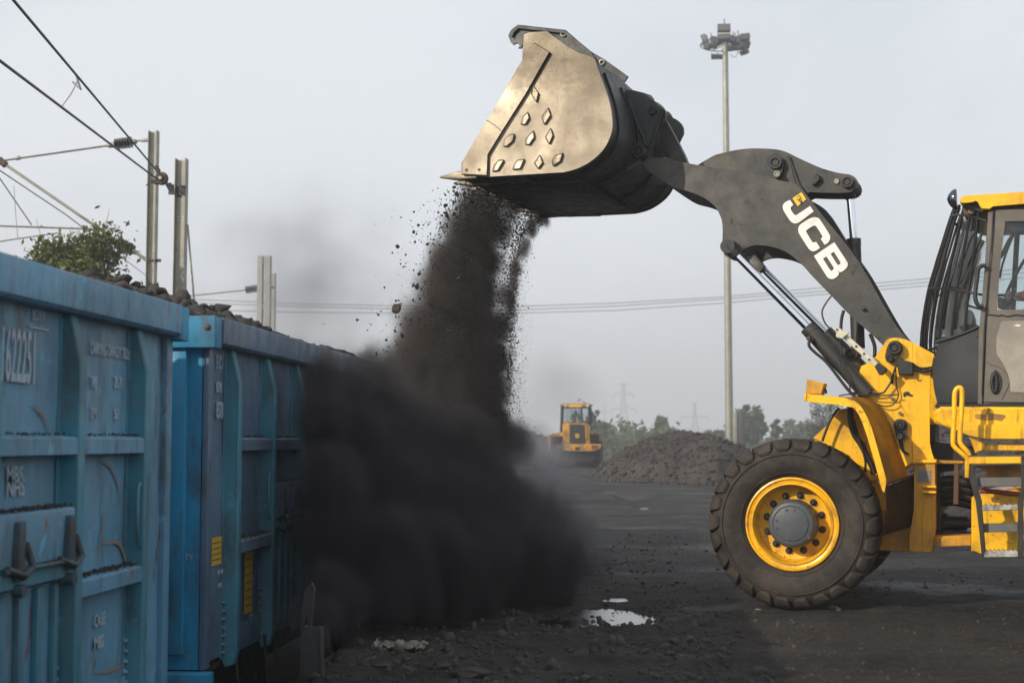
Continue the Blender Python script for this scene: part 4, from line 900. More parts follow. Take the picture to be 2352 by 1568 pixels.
M['palestone'] = coalm('pale_stone', (.14, .13, .125), (.22, .2, .19), .85, 14)
for (px, py), s, lb in big:
    p = GP(px, py); bm = B(); a, t = rockbase(int(px), 3, .22); vs = [bm.verts.new((q[0]*s*1.25, q[1]*s, q[2]*s*.75)) for q in a]
    for f in t: bm.faces.new([vs[i] for i in f])
    o = obj('stone', bm, M['palestone'] if 'pale' in lb else M['coal_pile'], None, 25); o.location = (p.x, p.y, gz(p.x, p.y)+s*.22); tag(o, lb, 'stone', 'stones lying on the yard')
# torn sack
pa, pb = GP(872, 1500), GP(962, 1490); cx_, cy_ = (pa.x+pb.x)/2, (pa.y+pb.y)/2; bm = B(); n = 34
gr = [[bm.verts.new((cx_+(i/n-.5)*.33+.02*mn.noise(Vector((i*.3, j*.3, 1))), cy_+(j/n-.5)*.26*(1-.3*abs(i/n-.5))+.03*mn.noise(Vector((i*.2, j*.2, 5))), gz(cx_, cy_)+.022+.045*abs(mn.noise(Vector((i*.16+3, j*.13, 0))))+.02*mn.noise(Vector((i*.4, j*.35, 2))))) for i in range(n+1)] for j in range(n+1)]
for j in range(n):
    for i in range(n):
        if mn.noise(Vector((i*.15, j*.15, 9))) > -.42: bm.faces.new((gr[j][i], gr[j][i+1], gr[j+1][i+1], gr[j+1][i]))
for v in [v for v in bm.verts if not v.link_faces]: bm.verts.remove(v)
tag(obj('sack', bm, M['sack'], None, 70), 'crumpled torn pale sack lying at the edge of the yard', 'sack')
# steel channel post at the platform edge
bm = B(); Y = 8.0; a = WY(697, 1438, Y); b_ = WY(742, 1436, Y); xw = b_.x-a.x; x0 = a.x
for (xa, xb, ya, yb) in ((x0, x0+xw, Y, Y+.008), (x0, x0+.010, Y+.0081, Y+.06), (x0+xw-.016, x0+xw, Y-.035, Y-.0001)):
    box(bm, xa, xb, ya, yb, -1.05, a.z, .002)
for v in bm.verts: v.co.x += (v.co.z-a.z)*-.035; 
tag(obj('channel_post', bm, M['darksteel'], None), 'short grey steel channel post standing between wagon and yard edge', 'post')
bm = B(); pq = [WY(x, y, 8.35) for x, y in ((690,1410),(702,1352),(716,1338),(722,1350),(716,1420),(714,1440),(708,1440),(709,1425),(706,1412),(701,1414),(700,1440),(692,1440))]
prism(bm, [(p.x, p.z) for p in pq], 8.35, 8.38, .002); box(bm, pq[0].x, pq[4].x, 8.352, 8.375, -1.05, pq[6].z+.01)
tag(obj('guide_plate', bm, M['darksteel'], None), 'dark steel plate with an oval slot behind the channel post', 'plate')
# ================================================================== WAGONS
M['latch'] = paint('grimy_blue_latch', (.035, .085, .12), .6, 0, (.05, .04, .035, .9), (.4, .6), 9, (.10, .05, .035), .6, 14)
XS, XO = -2.80, -2.70      # side sheet and outer face of stiffeners
WWID = 3.0                 # body width
ZT, ZB = 2.15, -.10
def text_mesh(name, s, size, loc, m, parent, sx=1.0, font_bold=.012):
    cu = bpy.data.curves.new('t', 'FONT'); cu.body = s; cu.size = size; cu.align_x = 'LEFT'; cu.extrude = .0015; cu.offset = font_bold*size; cu.resolution_u = 3
    t = bpy.data.objects.new('t', cu); COL.objects.link(t); dg = bpy.context.evaluated_depsgraph_get(); dg.update()
    me = bpy.data.meshes.new_from_object(t.evaluated_get(dg)); bpy.data.objects.remove(t); me.materials.clear()
    # letters stand on the side sheet: text runs along +Y and up +Z, facing +X
    for v in me.vertices: v.co = Vector((loc[0]+v.co.z, loc[1]+v.co.x*sx, loc[2]+v.co.y))
    return link(name, me, m, parent, None)
def bx(name, m, x0, x1, y0, y1, z0, z1, parent, bev=.006):
    bm = B(); box(bm, x0, x1, y0, y1, z0, z1, bev); return obj(name, bm, m, parent, 40)
def make_wagon(y0, y1, stiff, bays, mb, mst, mend, label, near_flag):
    W_ = empty('freight_wagon', (XS-WWID/2+.1, (y0+y1)/2, -1.05)); tag(W_, label, 'wagon', 'blue coal wagons on the siding')
    ox, oy, oz = W_.location
    def P(o):
        o.parent = W_; 
        for v in o.data.vertices: v.co -= Vector((ox, oy, oz))
        return o
    XF = XS-WWID+.2   # far side sheet
    # side sheets
    def sheet(x):
        bm = B(); ns = int((y1-y0)/.09); nz = 26; rows = []
        for j in range(nz+1):
            z = ZB+.02+(1.97-ZB-.02)*j/nz; rows.append([bm.verts.new((x+.010*mn.noise(Vector((0, (y0+(y1-y0)*i/ns)*1.6, z*1.7)))*(1), y0+.04+(y1-y0-.08)*i/ns, z)) for i in range(ns+1)])
        for j in range(nz):
            for i in range(ns): bm.faces.new((rows[j][i], rows[j][i+1], rows[j+1][i+1], rows[j+1][i]))
        return P(obj('side_panel', bm, mb, None, None))
    S1 = sheet(XS); sheet(XF)
    # end walls
    for ye, s in ((y0+.05, 1), (y1-.05, -1)):
        P(bx('end_wall', mend, XF+.01, XS-.01, ye, ye+.012*s, ZB, 1.98, None, 0))
        for k in range(5): P(bx('end_stiffener', mend, XS-.10-(k)*.66-.09, XS-.10-k*.66, ye-.06*s, ye-.001*s, ZB+.1, 1.97, None))
        P(bx('end_beam', mend, XF-.08, XO, min(ye-.10*s, ye+.06*s), max(ye-.10*s, ye+.06*s), 1.945, ZT, None, .012))
        P(bx('end_sill', mend, XF-.02, XO-.01, min(ye-.12*s, ye+.02*s), max(ye-.12*s, ye+.02*s), -.42, -.11, None, .01))
        P(bx('corner_post', mb, XS-.005, XS+.035, min(ye, ye+.10*s), max(ye, ye+.10*s), ZB, 1.97, None))
    # rims
    bm = B(); pf = [(XS-.10, ZT-.005), (XO+.005, ZT), (XO+.012, ZT-.012), (XO+.004, 1.985), (XO-.015, 1.968), (XS-.002, 1.968), (XS-.002, 1.95), (XS-.10, 1.95)]
    prism(bm, pf, y0+.12, y1-.12, .004, 'v'); RM = P(obj('top_rim', bm, mb, None, 40))
    bm = B(); prism(bm, [(XF*2-XO-.2*0-(x-XO) if False else XF-(x-XS), z) for x, z in pf], y0+.12, y1-.12, .004, 'v'); P(obj('top_rim', bm, mb, None, 40))
    # stiffeners (tapered head)
    for ys in stiff:
        bm = B(); pf = [(XS, ZB-.02), (XS+.02, ZB-.06), (XO-.02, ZB-.04), (XO, ZB+.04), (XO, 1.73), (XS+.045, 1.966), (XS, 1.966)]
        prism(bm, pf, ys, ys+.078, .007, 'v')
        st = P(obj('stiffener', bm, mst, None, 40))
        bm = B(); box(bm, XS-.001, XS+.008, ys-.035, ys-.008, -.08, .30)
        for k in range(7):
            z = -.06+k*.055
            for yy in (ys-.022,): tube(bm, [(XS-.002, yy, z), (XS+.022, yy, z), (XS+.03, yy, z)], [.013, .013, .007], 7)
        P(obj('rivet_row', bm, mb, None, 50))
        bm = B(); box(bm, XS+.0005, XS+.007, ys-.045, ys-.0005, ZB, 1.95); box(bm, XS+.0005, XS+.007, ys+.0785, ys+.12, ZB, 1.95); P(obj('stiffener_flange', bm, mst, None))
    # far side stiffeners
    for ys in stiff: P(bx('stiffener', mst, XF-.10, XF-.001, ys, ys+.078, ZB, 1.96, None))
    # horizontal ribs / doors
    for (a, b, kind) in bays:
        bm = B()
        def rib(z, droop=0): 
            pf = [(XS, z+.062), (XO-.018, z+.055), (XO-.006, z+.045), (XO-.006, z-.028), (XO-.02, z-.036), (XS, z-.03)]
            prism(bm, pf, a, b, .005, 'v'); return P(obj('rib', bm, mb, None, 40))
        rib(1.315)
        bm = B(); rocks_p = [(XS+rng.uniform(.01, .07), rng.uniform(a, b), 1.38+rng.uniform(0, .008)) for _ in range(60)]
        o = rocks('coal_dust', rocks_p, [rng.uniform(.003, .008) for _ in rocks_p], M['coal']); o['kind'] = 'stuff'; P(o)
        if kind == 'r':
            bm = B(); rib(.62)
            rp = [(XS+rng.uniform(.01, .08), rng.uniform(a, b), .684+rng.uniform(0, .012)) for _ in range(220)]
            o = rocks('coal_dust', rp, [rng.uniform(.003, .009) for _ in rp], M['coal']); o['kind'] = 'stuff'; P(o)
        if kind == 'd':
            bm = B(); prism(bm, [(XS+.007, 1.04), (XO-.012, 1.035), (XO-.006, 1.02), (XO-.02, .80), (XS+.007, .80)], a+.01, b-.02, .005, 'v'); D = P(obj('door_header', bm, mb, None, 40))
            bm = B(); prism(bm, [(XS+.007, .79), (XO-.03, .79), (XO-.01, .77), (XO-.01, .71), (XS+.007, .69)], a+.0, b-.01, .005, 'v'); P(obj('rib', bm, mst, None, 40))
            dr = P(bx('door', mb, XS+.008, XS+.024, a+.04, b-.05, -.04, .688, None))
            for k in range(4):
                yy = a+.12+k*(b-a-.26)/3; o = P(bx('door_rib', mst, XS+.0245, XS+.055, yy, yy+.045, -.03, .68, None)); o.parent = dr
            bm = B()
            for k, yy in enumerate((a+.16, b-.13)):
                box(bm, XO-.016, XO+.018, yy, yy+.07, .74, 1.0, .006); tube(bm, [(XO+.0, yy-.08, .80), (XO+.03, yy+.03, .765), (XO+.02, yy+.14, .80), (XO+.0, yy+.10, .90)], .018, 7)
                tube(bm, [(XO-.02, yy+.035, .70), (XO+.03, yy+.035, .70)], .03, 10)
            tube(bm, [(XO+.004, a+.05, .79), (XO+.008, b-.08, .785)], .013, 7)
            P(obj('door_latch', bm, M['latch'], None, 50))
            rp = [(XS+rng.uniform(.02, .08), rng.uniform(a+.02, b-.03), 1.043+rng.uniform(0, .01)) for _ in range(160)]
            o = rocks('coal_dust', rp, [rng.uniform(.004, .012) for _ in rp], M['coal']); o['kind'] = 'stuff'; P(o)
        # bottom cover strip
        P(bx('bottom_strip', mb, XS+.0075, XS+.02, a+.02, b-.02, ZB+.0, ZB+.19, None))
    # floor, sole bar, bogies
    P(bx('floor', M['darksteel'], XF+.01, XS-.012, y0+.08, y1-.08, ZB-.05, ZB-.01, None, 0))
    for x in (XS-.35, XF+.35): P(bx('sole_bar', M['darksteel'], x-.06, x+.06, y0+.1, y1-.1, -.42, ZB-.06, None))
    for yb in (y0+1.75, y1-1.75):
        for xw, s in ((XS-.50, 1), (XF+.50, -1)):
            bm = B(); pf = [(yb-1.15, -.50), (yb-.9, -.38), (yb-.45, -.33), (yb+.45, -.33), (yb+.9, -.38), (yb+1.15, -.50), (yb+1.1, -.66), (yb+.75, -.66), (yb+.4, -.82), (yb-.4, -.82), (yb-.75, -.66), (yb-1.1, -.66)]
            prism(bm, pf, xw+.10*s, xw+.20*s, .01, 'x'); bg_ = P(obj('bogie_frame', bm, M['darksteel'], None))
            bm = B()
            for k in range(6): 
                zz = [-.62+.018*i for i in range(14)]; yc = yb-.22+.088*k
                tube(bm, [(xw+.15*s+.035*cos(i*1.3), yc+.035*sin(i*1.3), z) for i, z in enumerate(zz)], .012, 5)
            P(obj('bogie_spring', bm, M['darksteel'], None))
        for yw in (yb-1.0, yb+1.0):
            bm = B(); xc = XS-.50+.04
            for xx, s in ((XS-.50, 1), (XF+.50, -1)):
                prof = [(0, 0), (0, .20), (.03, .22), (.03, .40), (.0, .42), (.0, .50), (.10, .49), (.13, .53), (.14, .5), (.12, .22), (.16, .18), (.16, 0)]
                rings = [[bm.verts.new((xx+(.07-a)*s, yw+r*cos(2*pi*k/32), -.55+r*sin(2*pi*k/32))) for k in range(32)] for a, r in prof if r > 0]
                for i in range(len(rings)-1):
                    for k in range(32): bm.faces.new((rings[i][k], rings[i][(k+1) % 32], rings[i+1][(k+1) % 32], rings[i+1][k]))
                bm.faces.new(rings[0][::-1]); bm.faces.new(rings[-1])
            tube(bm, [(XS-.45, yw, -.55), (XF+.45, yw, -.55)], .075, 14); P(obj('wheelset', bm, M['darksteel'], None, 40))
    # hanging brake rods
    for yy in (stiff[-3] if len(stiff) > 3 else stiff[0], stiff[-2] if len(stiff) > 3 else stiff[-1]): pass
    for yy in (y0+.62, y0+1.36, y0+1.62, y1-1.4, y1-.6):
        bm = B(); tube(bm, [(XO-.03, yy, -.05), (XO-.02, yy+.02, -.25), (XO+.0, yy+.01, -.40), (XO-.01, yy+.03, -.56), (XO-.05, yy+.02, -.66)], .012, 6); P(obj('brake_rod', bm, M['darksteel'], None, 60))
    bm = B()
    for ye, s in ((y0, -1), (y1, 1)): box(bm, XS-WWID/2+.02, XS-WWID/2+.22, min(ye, ye+.42*s), max(ye, ye+.42*s), -.40, -.16, .02)
    P(obj('coupler', bm, M['darksteel'], None))
    return W_, S1, P
# near wagon
Y1a, Y1b = -1.4, 8.28
st1 = [7.605-.925*k for k in range(10)]; st1 = [y for y in st1 if y > Y1a+.3]
bays = []
for k, y in enumerate(st1[1:]): bays.append((y+.08, y+.925-.001, 'r' if k % 2 == 0 else 'd'))
W1, S1, P1 = make_wagon(Y1a, Y1b, st1, bays, M['blue'], M['blue_teal'], M['blue_bright'], 'faded blue coal wagon nearest the camera with white painted number', True)
# far wagon
Y2a, Y2b = 8.90, 18.6
st2 = [9.43+.925*k for k in range(10)]; st2 = [y for y in st2 if y < Y2b-.3]
bays2 = [(Y2a+.16, st2[0]-.001, 'n')]
bays2 = []
for k, y in enumerate(st2[:-1]): bays2.append((y+.08, y+.925-.001, 'r' if k % 2 == 0 else 'd'))
W2, S2, P2 = make_wagon(Y2a, Y2b, st2, bays2, M['blue2'], M['blue_teal2'] if 'blue_teal2' in M else M['blue_teal'], M['blue_bright'], 'slate blue coal wagon with yellow notices, behind the nearest wagon', False)
# lettering, painted on the side sheets
XL = XS+.012
def TX(x, y, X=XL):
    d = ray(x, y); t = X/d.x; return t*d.y, EYE+t*d.z
def put(P, par, s, x, y, h, mm='wletter', sx=1.0, name='lettering'):
    yy, zz = TX(x, y); o = text_mesh(name, s, h*1.42, (XL, yy, zz), M[mm], None, sx); P(o); return o
# sizes: h is the cap height in metres
put(P1, None, '21622251', -14, 870, .235, sx=.325)
y_, z_ = TX(66, 752)
put(P1, None, 'BOXN', 74, 735, .055, sx=.62)
for za, zb in ((748, 752), (692, 696)):
    ya, zA = TX(68, za); yb, _ = TX(112, za); _, zB = TX(68, zb); P1(bx('lettering', M['wletter'], XL-.002, XL, ya, yb, zB, zA, None, 0))
put(P1, None, 'CARRYING CAPACITY 70.2 t', 208, 812, .062, sx=.50)
put(P1, None, 'TARE', 208, 890, .060, sx=.40); put(P1, None, '20.71', 262, 890, .060, sx=.62)
put(P1, None, 'CU M', 208, 962, .060, sx=.36); put(P1, None, '56.3', 262, 962, .055, sx=.5)
put(P1, None, 'MBS', 14, 1110, .075, sx=.9); put(P1, None, 'NHS', 14, 1140, .075, sx=.9)
put(P1, None, 'CASE', 216, 1440, .065, sx=.7); put(P1, None, 'MBS', 216, 1492, .065, sx=.8)
put(P2, None, 'E C', 497, 846, .09, sx=.55); put(P2, None, 'BCNHL', 497, 900, .07, sx=.38); put(P2, None, '8370', 497, 960, .11, sx=.48)
put(P2, None, 'RLY 08', 500, 1320, .03, sx=.9); put(P2, None, '12 10', 500, 1350, .03, sx=.9)
put(P2, None, '77', 572, 1440, .09, sx=.8)
def note(P, x0, y0, x1, y1, name='notice', rows=4):
    ya, za = TX(x0, y0); yb, _ = TX(x1, y0); _, zb = TX(x0, y1); o = P(bx(name, M['wyellow'], XL-.003, XL, ya, yb, zb, za, None, 0))
    for k in range(rows):
        z = za-(za-zb)*(k+1)/(rows+1); q = P(bx('notice_print', M['darksteel'], XL+.0005, XL+.0012, ya+.01, yb-.01, z-.003, z+.003, None, 0)); q.parent = o
note(P2, 487, 1235, 509, 1300); note(P2, 563, 1268, 581, 1410, rows=7)
# labels on the end wall of the second wagon
def text_end(P, s, x, y, Y, h):
    p = WY(x, y, Y); cu = bpy.data.curves.new('t', 'FONT'); cu.body = s; cu.size = h*1.42; cu.extrude = .001; cu.offset = .01*h; t = bpy.data.objects.new('t', cu); COL.objects.link(t); dg = bpy.context.evaluated_depsgraph_get(); dg.update()
    me = bpy.data.meshes.new_from_object(t.evaluated_get(dg)); bpy.data.objects.remove(t); me.materials.clear()
    for v in me.vertices: v.co = Vector((p.x+v.co.x, Y-v.co.z, p.z+v.co.y))
    P(link('lettering', me, M['wletter'], None, None))
text_end(P2, 'CAPACITY', 362, 1284, Y2a+.046, .035); text_end(P2, '5870', 376, 1305, Y2a+.046, .032)
p, q = WY(392, 1338, Y2a+.046), WY(403, 1380, Y2a+.046)
P2(bx('notice', M['wyellow'], p.x-.08, q.x, Y2a+.0435, Y2a+.0485, q.z, p.z, None, 0))
# rusty dent on the end beam and hooks on the stiffeners
p = WY(561/1*1-80, 751, Y2a-.0); 
bm = B(); pc = WY(476, 751, Y2a-.055); tube(bm, [(pc.x, Y2a-.051, pc.z), (pc.x, Y2a-.058, pc.z), (pc.x, Y2a-.062, pc.z)], [.022, .018, .006], 12); P2(obj('plug', bm, M['rust'], None, 60))
for PP, yy in ((P1, 7.60), (P2, 10.345)):
    bm = B(); tube(bm, [(XO-.02, yy-.02, 1.12), (XO-.02, yy-.045, 1.10), (XO-.02, yy-.05, .9), (XO-.02, yy-.04, .80), (XO-.02, yy-.01, .78)], .010, 6); PP(obj('hand_hold', bm, M['blue_teal'], None, 60))
# scraped bare marks on the sheet (old scratches)
M['bare'] = flat('bare_primer_scrape', (.20, .165, .15), .8, 0, .35)
def scrape(P, pts, w_, x=XS+.0065):
    W = [TX(a, b, x) for a, b in pts]; Q = smooth([(a, b) for a, b in W], 6, False); bm = B(); n = len(Q); L_, R_ = [], []
    for i in range(n):
        a = Q[max(0, i-1)]; b = Q[min(n-1, i+1)]; d = np.array([b[0]-a[0], b[1]-a[1]]); d /= np.linalg.norm(d)+1e-9; k = w_*sin(pi*(i+.4)/(n))*(1+.5*mn.noise(Vector((i*.9, w_*100, 0))))
        L_.append(bm.verts.new((x+.0045, Q[i][0]-d[1]*k, Q[i][1]+d[0]*k))); R_.append(bm.verts.new((x+.0045, Q[i][0]+d[1]*k, Q[i][1]-d[0]*k)))
    for i in range(n-1): bm.faces.new((L_[i], L_[i+1], R_[i+1], R_[i]))
    P(obj('paint_scrape', bm, M['bare'], None, None))
scrape(P1, [(228,1060),(250,1072),(266,1100),(274,1130),(278,1160)], .008); scrape(P1, [(236,1250),(262,1244),(276,1252),(285,1280),(290,1310)], .014)
scrape(P1, [(232,1168),(236,1200),(230,1240),(226,1290)], .007); scrape(P1, [(72,930),(90,945),(104,965),(114,1000)], .008)
scrape(P1, [(46,662),(52,680),(58,700)], .007); scrape(P1, [(210,1545),(250,1540),(290,1520),(308,1510)], .009)
# ------------------------------------------------------------------ coal loads
def load(name, y0, y1, hfun, label, nl, crest):
    xa, xb = XS-.02, XS-WWID+.22; step = .06; xs = np.arange(xb, xa, step); ys = np.arange(y0+.08, y1-.08, step)
    V = np.array([[(x, y, hfun(x, y)+.035*fbm(x, y, 4.5, 3)) for x in xs] for y in ys], np.float32); ny_, nx_ = V.shape[:2]; idx = np.arange(nx_*ny_).reshape(ny_, nx_)
    T = np.stack([idx[:-1, :-1], idx[:-1, 1:], idx[1:, 1:], idx[1:, :-1]], -1).reshape(-1, 4)
    P, S = [], []
    for k in range(nl):
        x = rng.uniform(xb, xa); y = rng.uniform(y0+.1, y1-.1); s = min(.095, .018+rng.exponential(.017)); P.append((x, y, hfun(x, y)+.03*fbm(x, y, 4.5, 3)+s*.35)); S.append(s)
    for k in range(nl//4):
        y = rng.uniform(y0+.1, y1-.1); x = xa-abs(rng.normal(0, .10)); s = min(.085, .02+rng.exponential(.02)); P.append((x, y, hfun(x, y)+.02+s*.4)); S.append(s)
    Vs, Ts = [V.reshape(-1, 3)], [np.concatenate([T[:, [0, 1, 2]], T[:, [0, 2, 3]]])]; o = ny_*nx_
    for p, s in zip(P, S):
        a, t = RB0[rng.integers(6)]; th = rng.uniform(0, 6.28); c_, s_ = cos(th), sin(th); tl = rng.uniform(-.8, .8); Rm = np.array([[c_, -s_, 0], [s_, c_, 0], [0, 0, 1]])@np.array([[1, 0, 0], [0, cos(tl), -sin(tl)], [0, sin(tl), cos(tl)]])
        Vs.append((a@Rm.T*s+np.array(p)).astype(np.float32)); Ts.append(t+o); o += len(a)
    o = npmesh(name, np.concatenate(Vs), np.concatenate(Ts), M['coal']); tag(o, label, None, None, 'stuff'); return o
def h1(x, y):
    d = (XS-x); e = min(1, max(0, d/1.3)); m = min(1, max(0, (2.8-d)/1.3)); e = min(e, m)
    return 2.02+.22*e**.8*(1+.3*mn.noise(Vector((x, y*.7, 0))))+.05*max(0, mn.noise(Vector((0, y*1.1, 3))))+(.10 if 6.9 < y < 8.2 else 0)*min(1, max(0, d/.5))
def h2(x, y):
    d = (XS-x); e = min(1, max(0, d/1.0)); m = min(1, max(0, (2.8-d)/1.0)); e = min(e, m)
    bump = .36*math.exp(-((y-10.2)/1.0)**2)+.12*math.exp(-((y-9.0)/.5)**2)+.2*math.exp(-((y-14.5)/2.0)**2)
    return 2.06+(.10+bump)*e**.75+.05*mn.noise(Vector((x*1.2, y*1.2, 0)))
load('coal_load', Y1a, Y1b, h1, 'lumpy coal heaped just above the rim of the nearest wagon', 2600, 0)
load('coal_load', Y2a, Y2b, h2, 'lumpy coal heaped above the rim of the second wagon', 3600, 0)
# ------------------------------------------------------------------ track
ba = []
bm = B()
for x, lb in ((XS-.50, 'rail nearest the loading platform'), (XS-2.30, 'rail on the far side of the wagons')):
    bm = B(); pf = [(x-.07, -1.10), (x+.07, -1.10), (x+.07, -1.09), (x+.012, -1.075), (x+.012, -.985), (x+.035, -.97), (x+.035, -.945), (x-.035, -.945), (x-.035, -.97), (x-.012, -.985), (x-.012, -1.075), (x-.07, -1.09)]
    prism(bm, pf, -10, 120, 0, 'v'); tag(obj('rail', bm, M['rail'], None), lb, 'rail', 'rails under the wagons')
# ================================================================== OVERHEAD LINE
def wtube(name, pts, r, m, parent=None, seg=6):
    bm = B(); tube(bm, pts, r, seg); return obj(name, bm, m, parent, 60)
def isect(name, X, Y, ztop, w_, dpt, m, label, cat='mast', th=.012, z0=-.2, group=None):
    # H-section: two flanges at the sides seen from the camera, web facing
    bm = B(); h = w_/2
    box(bm, X-h, X-h+th, Y-dpt/2, Y+dpt/2, z0, ztop, 0); box(bm, X+h-th, X+h, Y-dpt/2, Y+dpt/2, z0, ztop, 0); box(bm, X-h+th, X+h-th, Y-.006, Y+.006, z0, ztop-.02, 0)
    for z in np.arange(z0+.5, ztop-.1, 1.15):
        for s in (-.3, .3):
            pass
    o = obj(name, bm, m, None, None); tag(o, label, cat, group); return o
def holes(par, X, Y, zs, w_):
    bm = B()
    for z in zs:
        for s in (-.22, .22): 
            lathe(bm, [(Y-.0075, 0), (Y-.0095, .011), (Y-.0075, .012)], X+s*w_, z, 8)
    obj('bolt_hole', bm, M['holepale'], par, None)
M['holepale'] = flat('sky_tone_hole', (.7, .7, .7), .8)  # opaque discs, painted pale like sky showing through the drilled holes
YA, YB, YC = 31.0, 25.0, 47.0
a = WY(353.5, 301, YA); MA = isect('catenary_mast', a.x, YA, a.z, .20, .20, M['galv'], 'taller drilled steel mast carrying the bracket arm with ribbed insulators', group='overhead line masts'); holes(MA, a.x, YA, [WY(353, y, YA).z for y in (306, 372, 384, 392, 441, 449, 586)], .2)
b0 = WY(417.5, 365, YB); MB = isect('catenary_mast', b0.x, YB, b0.z, .20, .18, M['galv'], 'shorter drilled steel mast where the pair of dark wires is anchored', group='overhead line masts'); holes(MB, b0.x, YB, [WY(417, y, YB).z for y in (370, 427, 498, 506, 664)], .2)
wtube('guy_rod', [WY(431, 516, YB), WY(447, 700, YB)-Vector((0, 0, 0)), WY(470, 1000, YB)], .018, M['galv'], None)
tag(bpy.data.objects['guy_rod'], 'thin steel stay rod leaning beside the shorter mast', 'stay rod')
def insul(name, p0, p1, r, parent, n=9, m='ceramic'):
    n = min(n, 7)
    d = (p1-p0); L_ = d.length; d.normalize(); pts, rs = [], []
    for i in range(n):
        t0 = i/n; 
        for a, k in ((.0, .32), (.32, .32), (.42, .96), (.50, 1.0), (.58, .9), (.66, .32)):
            pts.append(p0+d*L_*(t0+a/n)); rs.append(r*k)
    pts.append(p1); rs.append(r*.42); bm = B(); tube(bm, pts, rs, 14); return obj(name, bm, M[m], parent, 50)
CT = empty('cantilever_bracket', WY(343, 325, YA)); tag(CT, 'triangular tubular bracket arm with two dark ribbed insulators on the taller mast', 'bracket arm')
def PC(o):
    o.parent = CT
    for v in o.data.vertices: v.co -= CT.location
    return o
g_ = lambda x, y: WY(x*.3749, 235.2+y*.3749, YA)
PC(wtube('top_tube', [g_(-400, 415), g_(30, 355), g_(660, 265)], .024, M['galv'])); PC(wtube('end_cap', [g_(655, 266), g_(668, 264), g_(705, 260)], [.03, .06, .06], M['galv'], seg=10))
PC(insul('insulator', g_(703, 259), g_(812, 243), .135, None, 8)); PC(wtube('end_cap', [g_(808, 244), g_(832, 240), g_(842, 236), g_(865, 234)], [.06, .06, .02, .02], M['galv'], seg=10))
PC(wtube('strut_clamp', [g_(862, 236), g_(915, 230)], [.03, .05], M['galv'], seg=6))
PC(wtube('inclined_tube', [g_(-300, 130+20), g_(10, 365), g_(590, 762), g_(690, 838)], .034, M['galv'], seg=10)); PC(wtube('end_cap', [g_(680, 832), g_(716, 855)], .06, M['galv'], seg=10))
PC(insul('insulator', g_(716, 852), g_(818, 912), .135, None, 8)); PC(wtube('strut_clamp', [g_(815, 912), g_(840, 925), g_(912, 975)], [.07, .035, .045], M['galv'], seg=8))
PC(wtube('tube_clamp', [g_(-5, 350), g_(35, 385)], .08, M['rust'], seg=8)); PC(wtube('tube_clamp', [g_(578, 750), g_(602, 775)], .055, M['rust'], seg=8)); PC(wtube('tube_clamp', [g_(915, 968), g_(985, 968)], .035, M['rust'], seg=8))
PC(wtube('tube_clamp', [g_(100, 345), g_(122, 338)], .05, M['galv'], seg=8))
PC(wtube('register_tube', [g_(-300, 742), g_(0, 757), g_(580, 776)], .022, M['galv'])); PC(wtube('register_drop', [g_(366, 770), g_(366, 815)], .03, M['galv']))
PC(wtube('steady_arm', [g_(-100, 870), g_(60, 842), g_(355, 800)], .016, M['galv'])); PC(wtube('brace_wire', [g_(-60, 380), g_(0, 465), g_(195, 750)], .010, M['wire']))
# wires that run over the track towards the camera
def gw(x, y, Y): return WY(x, y, Y)
def thing_wire(name, pts, r, m, label, group=None, cat='wire'):
    o = wtube(name, pts, r, m, None, 5); tag(o, label, cat, group); return o
def seg3(p, q, n=10, sag=0): return [p.lerp(q, i/n)-Vector((0, 0, sag*4*(i/n)*(1-i/n))) for i in range(n+1)]
def eye_line(pa, Ya, pb, Yb): # a straight wire through two seen points, continued past the frame
    A = gw(*pa, Ya); Bp = gw(*pb, Yb); return [A, Bp, Bp+(Bp-A)*.45]
thing_wire('overhead_wire', eye_line((368,402), YB, (30,0), 12.5), .016, M['wire'], 'upper dark wire rising from the round insulator to the top edge', 'dark overhead wires')
thing_wire('overhead_wire', eye_line((356,408), YB, (0,140), 13.5), .017, M['wire'], 'lower dark wire rising from the round insulator to the left edge', 'dark overhead wires')
A = gw(175,172,18.0); C_ = gw(140,247,18.6)
DP = wtube('dropper', [A, A+(C_-A)*.12+Vector((.05,0,0)), A+(C_-A)*.25+Vector((.06,0,0)), A+(C_-A)*.6+Vector((.05,0,0)), C_], .009, M['lightwire']); tag(DP, 'pale looped link hanging between the two dark wires', 'dropper')
wtube('dropper_clip', [A, A+Vector((.03, 0, -.10)), A+Vector((.07, 0, -.20)), A+(C_-A)*.22], [.016, .014, .012, .016], M['greywire'], DP)
thing_wire('overhead_wire', seg3(gw(-60,352,28), gw(150,492,33), 4)+seg3(gw(150,492,33), gw(345,640,60), 5)[1:], .014, M['wire'], 'thin wire sloping down behind the bracket arm to the tree', 'dark overhead wires')
o = thing_wire('overhead_wire', [gw(-40,340,30), gw(0,412,30), gw(72,517,30)], .010, M['greywire'], 'thinnest wire crossing the left edge above the bracket', 'dark overhead wires')
thing_wire('dropper', [gw(32,427,30), gw(33,445,30), gw(36,490,30), gw(41,548,30)], .008, M['greywire'], 'faint pale link hanging straight down at the left edge', cat='dropper')
